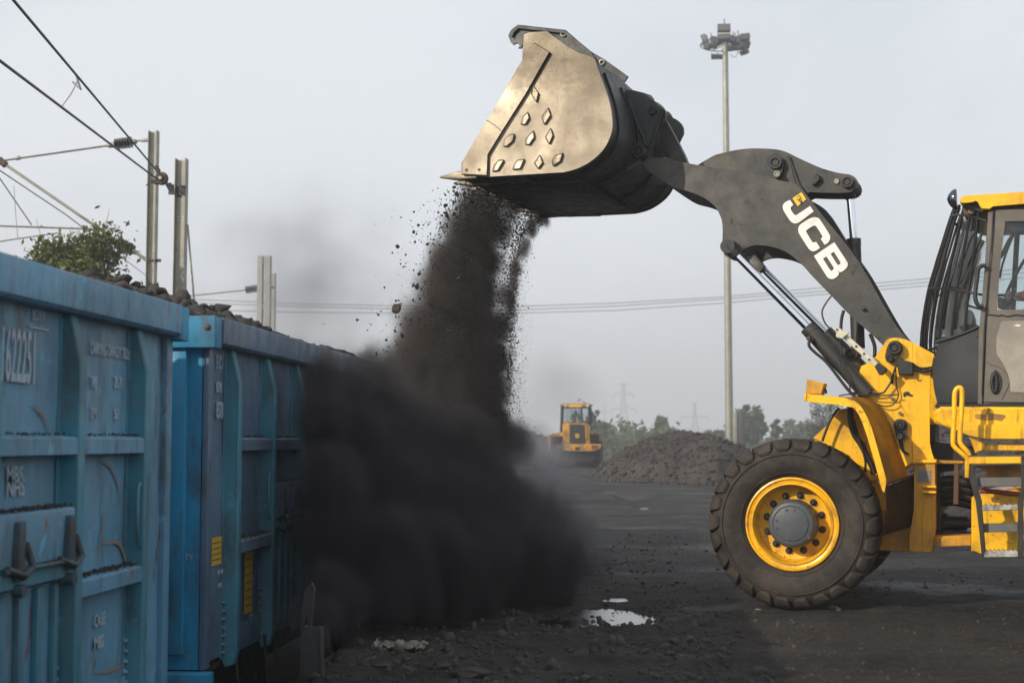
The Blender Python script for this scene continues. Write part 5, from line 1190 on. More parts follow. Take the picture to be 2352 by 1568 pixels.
# anchor insulator between mast B and the wires
AI = empty('anchor_insulator', gw(370, 410, YB)); tag(AI, 'round brown insulator disc and turnbuckle tied to the shorter mast', 'insulator')
def PA(o):
    o.parent = AI
    for v in o.data.vertices: v.co -= AI.location
    return o
u = gw(371, 410, YB); bm = B()
lathe(bm, [(u.y-.07, 0), (u.y-.07, .05), (u.y-.04, .055), (u.y-.045, .10), (u.y-.01, .122), (u.y+.03, .122), (u.y+.06, .09), (u.y+.07, 0)], u.x, u.z, 28); PA(obj('insulator', bm, M['rustceramic'] if 'rustceramic' in M else M['rust'], None, 50))
bm = B(); lathe(bm, [(u.y-.09, 0), (u.y-.09, .03), (u.y-.071, .035)], u.x, u.z, 14); PA(obj('insulator_cap', bm, M['cream'], None, 50))
cg = lambda x, y: WY(x*.3749, 235.2+y*.3749, YB)
for pts, r in (([cg(955,390), cg(965,405), cg(975,425)], .035), ([cg(930,480), cg(950,488), cg(968,495)], .04), ([cg(895,508), cg(940,480)], .012), ([cg(1010,480), cg(1035,510)], .02), ([cg(1025,500), cg(1045,530), cg(1075,535), cg(1110,545)], .045), ([cg(1030,525), cg(1055,560)], .02), ([cg(1095,530), cg(1100,580)], .04), ([cg(1040,498), cg(1060,520)], .03), ([cg(1065,505), cg(1090,520), cg(1130,560)], .02)):
    PA(wtube('turnbuckle', pts, r, M['darksteel'], seg=7))
bm = B(); p = cg(1128, 545); box(bm, p.x-.06, p.x+.06, YB-.115, YB-.10, p.z-.09, p.z+.09); PA(obj('clamp_plate', bm, M['darksteel'], None)); bm = B(); p = cg(1062, 558); box(bm, p.x-.06, p.x+.05, YB-.1, YB-.07, p.z-.035, p.z+.03); PA(obj('clamp_plate', bm, M['darksteel'], None))
# concrete lattice mast C with a solid one behind, and its arm
def box_at(bm, x0, x1, y0, y1, Y, d):
    a = WY(x0, y0, Y); b = WY(x1, y1, Y); box(bm, a.x, b.x, Y-d/2, Y+d/2, b.z, a.z, .004)
bm = B(); box_at(bm, 593.6, 599.5, 588, 1010, YC, .25); box_at(bm, 610.5, 617.5, 588, 1010, YC, .25)
LM = obj('lattice_mast', bm, M['concrete'], None, None); tag(LM, 'pale concrete ladder-shaped mast with open panels beyond the wagons', 'mast', 'overhead line masts')
for ya, yb in ((589, 609), (643, 658), (697, 711), (750, 764), (800, 816), (850, 866), (900, 916), (950, 966)):
    bm = B(); box_at(bm, 599.6, 610.4, ya, yb, YC, .16); obj('lattice_panel', bm, M['concrete'], LM, None)
bm = B(); box_at(bm, 617.2, 628.5, 628, 1010, YC+3, .22); tag(obj('catenary_mast', bm, M['concrete'], None, None), 'plain pale concrete mast close behind the ladder-shaped one', 'mast', 'overhead line masts')
CB2 = empty('cantilever_bracket', WY(593, 662, YC)); tag(CB2, 'small far bracket arm with a ribbed insulator on the ladder-shaped mast', 'bracket arm')
def PC2(o):
    o.parent = CB2
    for v in o.data.vertices: v.co -= CB2.location
    return o
PC2(wtube('top_tube', [WY(430, 680, YC), WY(500, 673, YC), WY(565, 666, YC)], .025, M['galv'])); PC2(insul('insulator', WY(564, 666, YC), WY(592, 662, YC), .14, None, 7)); PC2(wtube('tube_clamp', [WY(612, 661, YC), WY(631, 660, YC)], .035, M['darksteel']))
# distant power lines across the frame
def span(label, pts, Y, r=.05):
    thing_wire('power_line', [WY(x, y, Y) for x, y in pts], r, M['greywire'], label, 'power lines across the sky')
span('uppermost of the three far power lines across the sky', [(200,650),(455,688),(700,698),(1000,704),(1180,704),(1411,696),(1660,682),(1840,665),(2132,640),(2500,600)], 120, .04)
span('middle one of the three far power lines across the sky', [(200,662),(455,696),(700,704),(1000,712),(1180,712),(1411,703),(1660,687),(1840,673),(2132,648),(2500,612)], 121, .04)
span('lowest of the three far power lines across the sky', [(200,690),(455,712),(700,717),(1000,720),(1180,719),(1411,713),(1660,696),(1840,680),(2132,656),(2500,625)], 122, .04)
# ================================================================== FLOODLIGHT MAST
YF = 100.0; fb = WY(1677, 1015, YF); ft = WY(1665.5, 85, YF)
FM = empty('floodlight_mast', (ft.x, YF, 0)); tag(FM, 'tall tapering steel mast with a ring of floodlights, behind the coal heaps', 'floodlight mast')
bm = B(); box_r = [.26, .245, .20, .19]
tube(bm, [(0, 0, -1), (0, 0, 8), (0, 0, ft.z-2), (0, 0, ft.z)], [.29, .26, .20, .19], 20); obj('pole', bm, M['galv'], FM, 60)
wtube('lightning_rod', [(0, 0, ft.z-.5), (-.05, 0, ft.z+1.3)], .035, M['darksteel'], FM)
f_ = lambda x, y: (lambda p: (p.x-ft.x, p.z))(WY(*cF((x, y)), YF))
# ring
bm = B(); _, zr = f_(820, 560); tube(bm, [(1.75*cos(a), 1.75*sin(a), zr) for a in np.linspace(0, 2*pi, 33)], .04, 6, False)
for k in range(6):
    a = k*pi/3; tube(bm, [(0, 0, zr), (1.75*cos(a), 1.75*sin(a), zr)], .035, 6)
obj('lamp_ring', bm, M['lamp_body'], FM, 60)
x_, z_ = f_(800, 445); bm = B(); box(bm, -.30, .30, -.3, .3, z_-.35, z_+.15, .06); obj('hoist_head', bm, M['galv'], FM)
bm = B(); prism(bm, [(-.45, z_+.10), (-.30, z_+.36), (.30, z_+.38), (.42, z_+.10), (.52, z_-.05), (.36, z_+.08)], -.3, .3, .02); obj('hood', bm, M['cream'], FM)
def flood(px, py, w_, h_, tilt, yaw, yy, lit=True):
    w_ *= .66; h_ *= .68
    x, z = f_(px, py); Mx = Matrix.Translation((x, yy, z)) @ Matrix.Rotation(R(yaw), 4, 'Z') @ Matrix.Rotation(R(tilt), 4, 'X')
    bm = B(); box(bm, -w_/2, w_/2, -.16, .16, -h_/2, h_/2, .04, Mx); o = obj('floodlight', bm, M['lamp_body'], FM)
    bm = B(); box(bm, -w_/2+.06, w_/2-.06, -.178, -.161, -h_/2+.06, h_/2-.06, 0, Mx); obj('lamp_glass', bm, M['lamp_glass'], o)
for a in ((460,470,.75,.85,-20,60,-.2),(490,610,.75,.95,-25,45,-.6),(625,610,1.0,.9,-20,30,-1.6),(570,715,1.0,.55,-60,10,-1.9),(765,430,1.35,.8,-8,0,-2.2),(770,595,1.25,.75,-30,0,-2.2),(660,690,.9,.5,-55,0,1.2),
          (985,600,.9,.8,-20,-30,-1.6),(930,720,1.1,.7,-50,-10,-1.6),(1150,465,1.1,.8,150,-20,-.4),(1115,600,.8,.9,150,-35,-.3),(1160,680,.9,.55,-60,-50,.2),(1215,530,.5,.7,-15,-70,.5),(905,600,.5,.8,-20,10,-1.9),(790,680,.7,.4,-60,0,1.4)): flood(*a)
for x0 in (570, 690, 955, 990, 1040): 
    x, z = f_(x0, 530); wtube('ring_post', [(x, -.3, z-.3), (x, -.3, z+.65+.1*(x0 % 3))], .035, M['lamp_body'], FM)
for pts in ([(560,760),(600,800),(650,800),(690,870),(700,850),(680,740)],[(740,690),(770,740),(800,750)],[(900,780),(940,830),(990,830),(1030,740)],[(1010,710),(1050,760),(1090,790),(1110,720)]):
    bm = B(); tube(bm, [(f_(*p)[0], -.8, f_(*p)[1]) for p in pts], .022, 5); obj('loose_cable', bm, M['darksteel'], FM, 60)
x, z = WY(1691, 983, YF).x-ft.x, WY(1691, 983, YF).z
bm = B(); box(bm, x-.28, x+.05, -.9, -.45, z-1.25, z+1.15, .15); obj('control_box', bm, M['galv'], FM); bm = B(); box(bm, x+.07, x+.60, -1.1, -.5, z-1.25, z+1.2, .2); obj('control_box', bm, M['lamp_body'], FM)
# ================================================================== PYLONS
def pylon(xc, ytop, ybase, Yd, label, arms=((.10,.16),(.30,.24),(.52,.30)), wb=.24):
    t = WY(xc, ytop, Yd); H = t.z+1; bm = B(); r = .0011*Yd/3.4*.32+.03
    r = Yd*.00017; half = lambda k: H*(.018+ (wb/2-.018)*(max(0, k-.28)/.72)**1.25 + (.010*min(1, k/.28)))
    zs = [0, .08, .16, .26, .36, .46, .58, .72, .86, 1.0]
    C = []
    for k in zs:
        h = half(k); C.append([(sx*h, sy*h, H*(1-k)) for sx, sy in ((-1,-1),(1,-1),(1,1),(-1,1))])
    for i in range(4): tube(bm, [c[i] for c in C], r*1.5, 4)
    for a, b in zip(C, C[1:]):
        for i in range(4):
            j = (i+1) % 4; tube(bm, [a[i], b[j]], r, 4); tube(bm, [a[j], b[i]], r, 4); tube(bm, [a[i], a[j]], r, 4)
    for k, ln in arms:
        z = H*(1-k); h = half(k); l_ = H*ln
        for s in (-1, 1):
            tube(bm, [(s*h, 0, z), (s*l_, 0, z-.01*H)], r*1.2, 4); tube(bm, [(s*h, 0, z+.05*H), (s*l_, 0, z-.01*H)], r, 4)
            tube(bm, [(s*l_, 0, z-.01*H), (s*l_, 0, z-.09*H)], r*1.6, 5)
    tube(bm, [(-H*.10, 0, H*1.0), (H*.10, 0, H*1.0)], r*1.4, 4)
    o = obj('pylon', bm, M['pylonsteel'] if 'pylonsteel' in M else M['darksteel'], None, None); o.location = (t.x, Yd, 0); tag(o, label, 'pylon', 'lattice pylons fading in the haze'); return o
pylon(1432, 885, 1010, 900, 'largest and clearest lattice pylon right of the far loader', ((.17,.17),(.42,.21),(.68,.24)), .30)
pylon(1596, 928, 1010, 980, 'lattice pylon between the two coal heaps, left of the mast', ((.36,.35),(.68,.36)), .28)
pylon(1389, 932, 1010, 1350, 'faintest pylon just right of the far loader cab', ((.2,.16),(.5,.2)), .28)
# ================================================================== TREES
def leaves(name, pts, size, m, parent=None, asp=.45):
    n = len(pts); pts = np.asarray(pts, np.float32); s = np.asarray(size, np.float32).reshape(-1, 1)*np.ones((n, 1), np.float32)
    d = rng.normal(size=(n, 3)); d /= np.linalg.norm(d, axis=1, keepdims=True); e = rng.normal(size=(n, 3)); e -= d*(d*e).sum(1, keepdims=True); e /= np.linalg.norm(e, axis=1, keepdims=True); nn = np.cross(d, e)
    V = np.stack([pts-d*s, pts+e*s*asp+nn*s*.12, pts+d*s, pts-e*s*asp+nn*s*.12], 1).reshape(-1, 3); i = np.arange(n)*4
    T = np.concatenate([np.stack([i, i+1, i+2], 1), np.stack([i, i+2, i+3], 1)])
    return npmesh(name, V, T, m, parent)
def tree(name, label, x, y, z0, H, W, m, nclump=60, perl=90, leaf=.07, trunk=.10, seed=1, cat='tree', group=None, base=.25, flatness=1.0, shape=None, bare=0):
    r = random.Random(seed); o = empty(name, (x, y, z0)); tag(o, label, cat, group)
    bm = B(); top = Vector((r.uniform(-.1, .1)*W, 0, H*.62)); tube(bm, [(0, 0, -.3), (W*.02, 0, H*.25), (top.x*.5, 0, H*.45), tuple(top)], [trunk, trunk*.8, trunk*.6, trunk*.3], 8)
    P = []
    for k in range(nclump):
        while True:
            q = Vector((r.uniform(-1, 1), r.uniform(-1, 1), r.uniform(-1, 1)))
            if .25 < q.length < 1: break
        c = Vector((q.x*W/2, q.y*W/2*flatness, H*(base+(1-base)*(q.z*.5+.5))))
        if shape: c = shape(c, H, W)
        if k % 2 == 0 or bare:
            st = Vector((top.x*.6, 0, H*r.uniform(.2, .5))); mid = st.lerp(c, .5)+Vector((r.uniform(-.06, .06)*W, 0, .04*H)); tube(bm, [st, mid, c, c+(c-mid)*.35], [trunk*.3, trunk*.18, trunk*.08, trunk*.03], 5)
        cr = W*r.uniform(.07, .14)
        for _ in range(int(perl*r.uniform(.4, 1.3))):
            g = np.array([r.gauss(0, 1), r.gauss(0, 1), r.gauss(0, .8)]); P.append(np.array(c)+g*cr*.62)
    obj('trunk', bm, M['bark'], o, 60); leaves('crown', P, rng.uniform(leaf*.6, leaf*1.3, len(P)), m, o); return o
p = WY(190, 590, 24.0)
def lsh(c, H, W):
    k = c.x/W; lim = H*(1.0 if -.02 < k < .22 else (.91 if k < -.02 and k > -.3 else (.80 if k <= -.3 else .80-.5*(k-.22)))); 
    if c.z > lim: c.z = lim-random.random()*.3
    return c
tree('broadleaf_tree', 'yellow green leafy tree rising behind the nearest wagon', p.x-.1, 24.0, 0, WY(200, 518, 24).z, 2.35, M['leaf'], 170, 150, .060, .09, 3, shape=lsh, base=.45)
p = WY(305, 650, 24.5); tree('broadleaf_tree', 'thin trailing twigs of foliage between tree and taller mast', p.x, 24.5, 0, WY(300, 628, 24.5).z, 1.0, M['leaf'], 26, 45, .05, .05, 8, base=.45)
# background trees
def bgt(name, label, xc, ytop, wpx, Yd, m, nc, seed, cat='tree', leaf=None, base=.15, shape=None, perl=55):
    s = F/Yd; p = WY(xc, 1000, Yd); H = WY(xc, ytop, Yd).z; W = wpx/s; return tree(name, label, p.x, Yd, 0, H, W, m, nc, perl, leaf or .0022*Yd, .012*Yd*.12, seed, cat, 'trees beyond the coal heaps', base, 1, shape)
cone = lambda c, H, W: Vector((c.x*max(.12, 1.15-c.z/H), c.y*max(.12, 1.15-c.z/H), c.z))
bgt('broadleaf_tree', 'open-crowned dark green tree right beside the floodlight mast', 1716, 932, 78, 142, M['leaf_far'], 60, 11)
bgt('broadleaf_tree', 'small pointed dark tree on the skyline of the left heap', 1518, 956, 50, 158, M['leaf_far'], 45, 12, shape=cone)
bgt('broadleaf_tree', 'wispy dark tree showing at the right edge of the far loader cab', 1366, 932, 30, 135, M['leaf_grey'], 16, 13)
bgt('broadleaf_tree', 'slanting dark bush right of the far loader', 1384, 962, 44, 132, M['leaf_grey'], 22, 14)
bgt('bare_tree', 'grey feathery half-bare tree left of the loader mudguard', 1898, 912, 112, 90, M['leaf_grey'], 90, 15, leaf=.085, perl=40)
bgt('broadleaf_tree', 'small green tree between the left heap and the mast', 1630, 985, 40, 165, M['leaf_far'], 24, 16)
bgt('broadleaf_tree', 'slim sapling right of the open-crowned tree', 1783, 965, 30, 135, M['leaf_far'], 14, 17)
bgt('bare_tree', 'leafless twiggy treetop above the far loader cab roof', 1350, 905, 60, 210, M['leaf_grey'], 12, 18, perl=5)
bgt('broadleaf_tree', 'pale hazy tree low behind the mudguard tree', 1838, 968, 80, 195, M['leaf_far'], 40, 19)
bgt('broadleaf_tree', 'round bush at the foot of the floodlight mast', 1655, 990, 40, 150, M['leaf_far'], 22, 20)
# belt of scrub: one mass
P_ = []
for k in range(1500):
    Yd = random.uniform(125, 200); xx = random.uniform(-8, 75)*Yd/118
    top = .2+1.1*mn.noise(Vector((xx*.13, Yd*.05, 1)))+.9*mn.noise(Vector((xx*.5, Yd*.1, 1))); 
    if xx < 1.0*Yd/118+1.5 and xx > -6: top += 2.0
    zc = random.uniform(0, max(.6, top)); cr = random.uniform(.5, 1.1)
    for _ in range(26): P_.append((xx+random.gauss(0, cr), Yd+random.gauss(0, cr), max(0.05, zc+random.gauss(0, cr*.55))))
o = leaves('scrub', P_, rng.uniform(.16, .40, len(P_)), M['leaf_scrub'] if 'leaf_scrub' in M else M['leaf_far'], None, .7); tag(o, 'hazy green belt of scrub along the far side of the yard', None, None, 'stuff')
# ================================================================== COAL HEAPS
def heap(name, poly, H, slope, step, label, seed, rocks_n, rmax=.12):
    poly = np.array([(p[0], p[1]) for p in poly]); x0, y0 = poly.min(0); x1, y1 = poly.max(0); xs = np.arange(x0, x1+step, step); ys = np.arange(y0, y1+step, step)
    X, Y = np.meshgrid(xs, ys); D = np.full(X.shape, 1e9); ins = np.zeros(X.shape, bool); n = len(poly)
    for i in range(n):
        a = poly[i]; b = poly[(i+1) % n]; e = b-a; t = np.clip(((X-a[0])*e[0]+(Y-a[1])*e[1])/(e@e), 0, 1); D = np.minimum(D, np.hypot(X-a[0]-t*e[0], Y-a[1]-t*e[1]))
        c = ((a[1] > Y) != (b[1] > Y)) & (X < (b[0]-a[0])*(Y-a[1])/((b[1]-a[1]) if b[1] != a[1] else 1e-9)+a[0]); ins ^= c
    D = np.where(ins, D, -D)
    Z = np.empty(X.shape)
    for j in range(X.shape[0]):
        for i in range(X.shape[1]):
            x, y = X[j, i], Y[j, i]; hh = H(x, y) if callable(H) else H; d = D[j, i]+.5*mn.noise(Vector((x*.7, y*.7, seed)))
            s = slope*d; Z[j, i] = -.25 if d < -.3 else hh*(1-math.exp(-max(0, s)/hh*1.15))*1.02+(.12*fbm(x, y, .8, 3, seed)+.09*fbm(x, y, 3.2, 3, seed))*min(1, max(0, s*2))-.02
    V = np.stack([X, Y, Z], -1).reshape(-1, 3); ny_, nx_ = X.shape; idx = np.arange(nx_*ny_).reshape(ny_, nx_); T = np.stack([idx[:-1, :-1], idx[:-1, 1:], idx[1:, 1:], idx[1:, :-1]], -1).reshape(-1, 4)
    Tt = np.concatenate([T[:, [0, 1, 2]], T[:, [0, 2, 3]]]); Vs, Ts = [V.astype(np.float32)], [Tt]; o = len(V)
    fl = np.argwhere((D > -.6) & (Y < y0+(y1-y0)*.75)); 
    for k in range(rocks_n):
        j, i = fl[rng.integers(len(fl))]; s = min(rmax, .025+rng.exponential(rmax*.25)); a, t = RB0[rng.integers(6)]; th = rng.uniform(0, 6.28); c_, s_ = cos(th), sin(th); Rm = np.array([[c_, -s_, 0], [s_, c_, 0], [0, 0, 1]])
        x, y = X[j, i]+rng.uniform(-.5, .5)*step, Y[j, i]+rng.uniform(-.5, .5)*step; Vs.append((a@Rm.T*s+np.array([x, y, max(0, Z[j, i])+s*.2])).astype(np.float32)); Ts.append(t+o); o += len(a)
    ob = npmesh(name, np.concatenate(Vs), np.concatenate(Ts), M['coal_pile']); tag(ob, label, None, None, 'stuff'); return ob
g2 = lambda x, y: tuple(GP(x, y)[:2])
heap('coal_heap', [g2(1372,1098), g2(1430,1106), g2(1500,1109), g2(1640,1114), g2(1730,1112), (5.0, 47.5), (5.2, 60), (0.5, 64), (-2.0, 57)], lambda x, y: 2.15 if x < 2.6 else 2.15-.35*min(1, max(0, (x-3.3)/.8)), .80, .15, 'long grey brown coal heap between the far loader and the front wheel', 3, 5200)
heap('coal_heap', [g2(1640,1116), g2(1800,1128), g2(1980,1165), g2(2120,1200), g2(2400,1215), g2(2800,1215), (22, 60), (6.0, 64), (4.4, 53)], lambda x, y: 1.72+.32*min(1, max(0, (x-4.2)/1.2)), .66, .16, 'lumpy coal heap behind the loader, seen through its frame', 6, 9000, .14)
heap('coal_heap', [WY(1100, 1000, 62)[:2], WY(1215, 1000, 62)[:2], WY(1262, 1000, 70)[:2], WY(1340, 1000, 95)[:2], WY(1200, 1000, 110)[:2], WY(1000, 1000, 90)[:2]], 3.0, .75, .4, 'dark coal heap behind the far loader, left side', 9, 1200, .2)
# ================================================================== FAR LOADER (seen from behind)
YL = 70.6; fc = GP(1325, 1075); KL = .15*YL/F
FL = empty('wheel_loader', (WY(1325, 1075, YL).x, YL, 0)); tag(FL, 'distant yellow wheel loader seen from behind in the dust', 'wheel loader')
def fx(x, y): return ((x-650)*KL*1.0, (1305-y)*KL)
def fp(name, pts, y0, y1, m, bev=.01, par=None): bm = B(); prism(bm, [fx(*p) for p in pts], y0, y1, bev); return obj(name, bm, M[m], par or FL)
fp('rear_bumper', [(430,935),(1020,935),(1015,985),(990,1015),(890,1040),(560,1040),(430,1022)], -.4, .1, 'yellow_far')
fp('engine_hood', [(435,640),(450,610),(480,605),(790,615),(835,650),(850,940),(520,940),(440,925)], -.2, 1.8, 'yellow_far', .04)
fp('radiator_grille', [(530,612),(775,618),(790,940),(535,940)], -.24, -.205, 'black'); fp('grille_frame', [(528,610),(790,612),(800,630),(806,940),(793,942),(778,640),(548,636),(548,940),(530,940)], -.28, -.241, 'yellow_far', .005)
fp('badge', [(635,782),(688,782),(688,835),(635,835)], -.262, -.25, 'decal_yellow', .002); fp('badge', [(648,795),(676,795),(676,822),(648,822)], -.27, -.263, 'decal_black', .001)
fp('exhaust_pipe', [(640,520),(665,520),(670,612),(645,612)], .3, .4, 'galv')
for a, b in ((342, 440), (880, 990)): fp('rear_lamp', [(a,950),(b,950),(b,1012),(a,1010)], -.43, -.395, 'brownpaint', .004)
fp('tow_hitch', [(632,978),(697,978),(697,1022),(632,1022)], -.46, -.401, 'black')
for a in (505, 820): fp('tow_eye', [(a-10,978),(a+10,978),(a+10,998),(a-10,998)], -.42, -.401, 'black', .002)
fp('cab_roof', [(352,325),(375,308),(430,300),(800,300),(865,315),(862,330),(800,338),(700,362),(500,362),(420,340)], 1.7, 3.3, 'yellow_far', .03)
fp('cab_frame', [(375,345),(400,340),(395,760),(360,760)], 1.8, 1.9, 'black'); fp('cab_frame', [(398,345),(428,345),(410,760),(380,760)], 1.8, 1.86, 'black')
fp('cab_frame', [(800,335),(838,335),(845,640),(812,640)], 1.8, 1.9, 'black'); fp('cab_frame', [(690,360),(715,360),(722,600),(695,600)], 1.8, 1.86, 'black'); fp('cab_frame', [(375,345),(838,335),(838,375),(375,380)], 1.8, 1.9, 'black')
fp('cab_frame', [(410,590),(820,575),(840,700),(400,720)], 1.8, 3.2, 'black')
fp('cab_glass', [(425,378),(690,372),(695,590),(412,592)], 1.83, 1.84, 'glass', 0); fp('cab_glass', [(716,372),(800,370),(812,580),(722,590)], 1.83, 1.84, 'glass', 0)
for a in (375, 838): fp('cab_frame', [(a-14,345),(a+8,345),(a+8,720),(a-14,720)], 3.1, 3.2, 'black')
for a in range(440, 680, 28): fp('guard_bar', [(a,380),(a+7,380),(a+7,580),(a,580)], 3.15, 3.17, 'black', 0)
fp('roof_sign', [(500,330),(690,330),(690,358),(500,358)], 1.66, 1.699, 'decal_yellow', .003)
for a in (452, 797):
    bm = B(); x, z = fx(a, 338); lathe(bm, [(1.6, 0), (1.6, .055), (1.64, .07), (1.69, .05)], x, z, 14); obj('roof_lamp', bm, M['lamp_lens'], FL)
def tmesh(s, size, x, z, y, m, par):
    cu = bpy.data.curves.new('t', 'FONT'); cu.body = s; cu.size = size; cu.extrude = .003; cu.offset = .03*size; cu.align_x = 'CENTER'; t = bpy.data.objects.new('t', cu); COL.objects.link(t); dg = bpy.context.evaluated_depsgraph_get(); dg.update()
    me = bpy.data.meshes.new_from_object(t.evaluated_get(dg)); bpy.data.objects.remove(t); me.materials.clear()
    for v in me.vertices: v.co = Vector((x+v.co.x, y-v.co.z, z+v.co.y))
    link('lettering', me, M[m], par, None)
x, z = fx(612, 400); tmesh('JCB', .12, x, z, 1.8, 'white', FL)
fp('side_tank', [(180,820),(255,770),(430,745),(440,765),(440,930),(425,940),(300,940),(240,930),(240,1025),(200,1025)], 1.0, 2.2, 'yellow_far', .02)
fp('side_tank', [(845,765),(985,765),(975,935),(850,930)], 1.0, 2.2, 'brownpaint', .02)
fp('mudguard', [(185,815),(265,780),(440,790),(440,812),(245,820),(245,1028),(198,1028)], .2, 2.3, 'yellow_far', .01)
fp('mudguard', [(850,765),(992,765),(990,782),(850,782)], .2, 2.3, 'yellow_far', .01)
fp('rear_chassis', [(400,1035),(920,1035),(930,1180),(860,1215),(450,1215),(390,1160)], .1, 2.0, 'black', .05)
wr = .66
for sx in (-1, 1):
    for yy in (.9, 3.7):
        bm = B(); prof = [(-.22, .30), (-.24, .45), (-.23, .58), (-.17, wr), (.17, wr), (.23, .58), (.24, .45), (.22, .30), (.05, .28), (.05, 0)]
        rings = [[bm.verts.new((sx*1.0-sx*.06+a, yy+r*cos(2*pi*k/36), wr+r*sin(2*pi*k/36))) for k in range(36)] for a, r in prof if r > 0]
        for i in range(len(rings)-1):
            for k in range(36): bm.faces.new((rings[i][k], rings[i][(k+1) % 36], rings[i+1][(k+1) % 36], rings[i+1][k]))
        bm.faces.new(rings[-1])
        for k in range(22):
            a = 2*pi*k/22; Mx = Matrix.Translation((sx*.94, yy, wr)) @ Matrix.Rotation(a, 4, 'X'); box(bm, -.22, .22, -.045, .045, wr-.02, wr+.03, 0, Mx)
        obj('wheel', bm, M['rubber'], FL, 40)
fp('bucket', [(100,1300),(1000,1300),(1000,1080),(100,1080)], 4.9, 6.0, 'bucket_dark', .05); fp('lift_arm', [(480,1250),(560,1250),(560,800),(480,800)], 3.0, 5.0, 'arm')
fp('lift_arm', [(740,1250),(820,1250),(820,800),(740,800)], 3.0, 5.0, 'arm')
xp, zp = fx(600, 560); xq = (WY(1325, 1075, YL).x+xp, YL+2.5, zp-.2)
o2 = seated('driver seen as a dark shape through the rear window of the distant loader', xq, -R(90), M['sleeve'])
bm = B(); bmesh.ops.create_icosphere(bm, subdivisions=2, radius=.11)
for v in bm.verts: v.co = Vector((v.co.x-.02, v.co.y*.85, v.co.z*1.2+.77))
obj('head', bm, M['skin'], o2, 60)
# ================================================================== FALLING COAL
def lipw(v): 
    u, z = LP(*c4((262, 1198)), 0); return u, v, z
GRAV = 9.81
def coalstream(n, vlo, vhi, D, sD, tau, vx, svx, tmax, smin, ssc, seed, tpow=.8, spread=.05):
    r = np.random.default_rng(seed); P, S = [], []; u0, _, z0 = lipw(0)
    for k in range(n):
        v = r.uniform(vlo, vhi); t = tmax*r.uniform(0, 1)**tpow; clump = mn.noise(Vector((v*6, t*9, seed)))
        if clump < r.uniform(-.55, .15): continue
        u = u0+.06-r.normal(D, sD)*(1-math.exp(-t/tau))-r.normal(vx, svx)*t+r.normal(0, .015); z = z0-.02-.5*GRAV*t*t+r.normal(0, .04)-r.uniform(0, .08); w_ = LW(u, v+r.normal(0, spread)+r.normal(0, spread)*t, z)
        P.append(w_); S.append(min(.026, smin+r.exponential(ssc)))
    return P, S
P_, S_ = [], []
for a in ((14000, .1, 1.1, .22, .10, .22, .28, .16, .76, .0016, .0024, 1), (9000, .9, 1.75, .22, .06, .2, .12, .10, .76, .0016, .0022, 2), (2600, .05, .9, .34, .16, .25, .55, .25, .76, .002, .0036, 3), (5200, 1.7, 2.15, .34, .06, .18, .06, .06, .70, .0016, .0024, 4, .9), (20000, 2.17, 2.27, .36, .022, .16, .10, .035, .80, .0014, .0016, 5, .75, .03), (6500, 2.2, 2.34, .30, .05, .18, .06, .05, .80, .0010, .0011, 6, .6, .05), (380, .0, 1.0, .5, .3, .3, .8, .3, .7, .003, .004, 7)):
    p, s_ = coalstream(*a); P_ += p; S_ += s_
o = rocks('falling_coal', P_, S_, M['coal_black']); tag(o, 'spray of small coal pieces pouring from the raised bucket', None, None, 'stuff')
lumps = [((911,709), .045, 'largest single lump falling clear, left of the stream'), ((1043,430), .022, 'lump just below the bucket teeth'), ((1015,522), .014, 'small lump at the upper left edge of the stream'), ((1031,572), .018, 'dark lump left of the stream, a third of the way down'), ((950,655), .016, 'lump in the row left of the stream, halfway down'), ((1000,610), .016, 'round lump at the left edge of the stream, halfway down'), ((883,660), .010, 'tiny lump far out to the left'), ((916,690), .012, 'small lump just above the largest one'), ((920,745), .015, 'lump just below the largest one')]
for (px, py), s, lb in lumps:
    u, z = LP(px, py, .7); w_ = LW(u, .7, z); bm = B(); a, t = rockbase(int(px+py), 2, .25); vs = [bm.verts.new((q[0]*s, q[1]*s, q[2]*s*1.3)) for q in a]
    for f in t: bm.faces.new([vs[i] for i in f])
    o = obj('coal_lump', bm, M['coal'], None, 30); o.location = w_; tag(o, lb, 'coal lump', 'coal lumps falling clear of the stream')
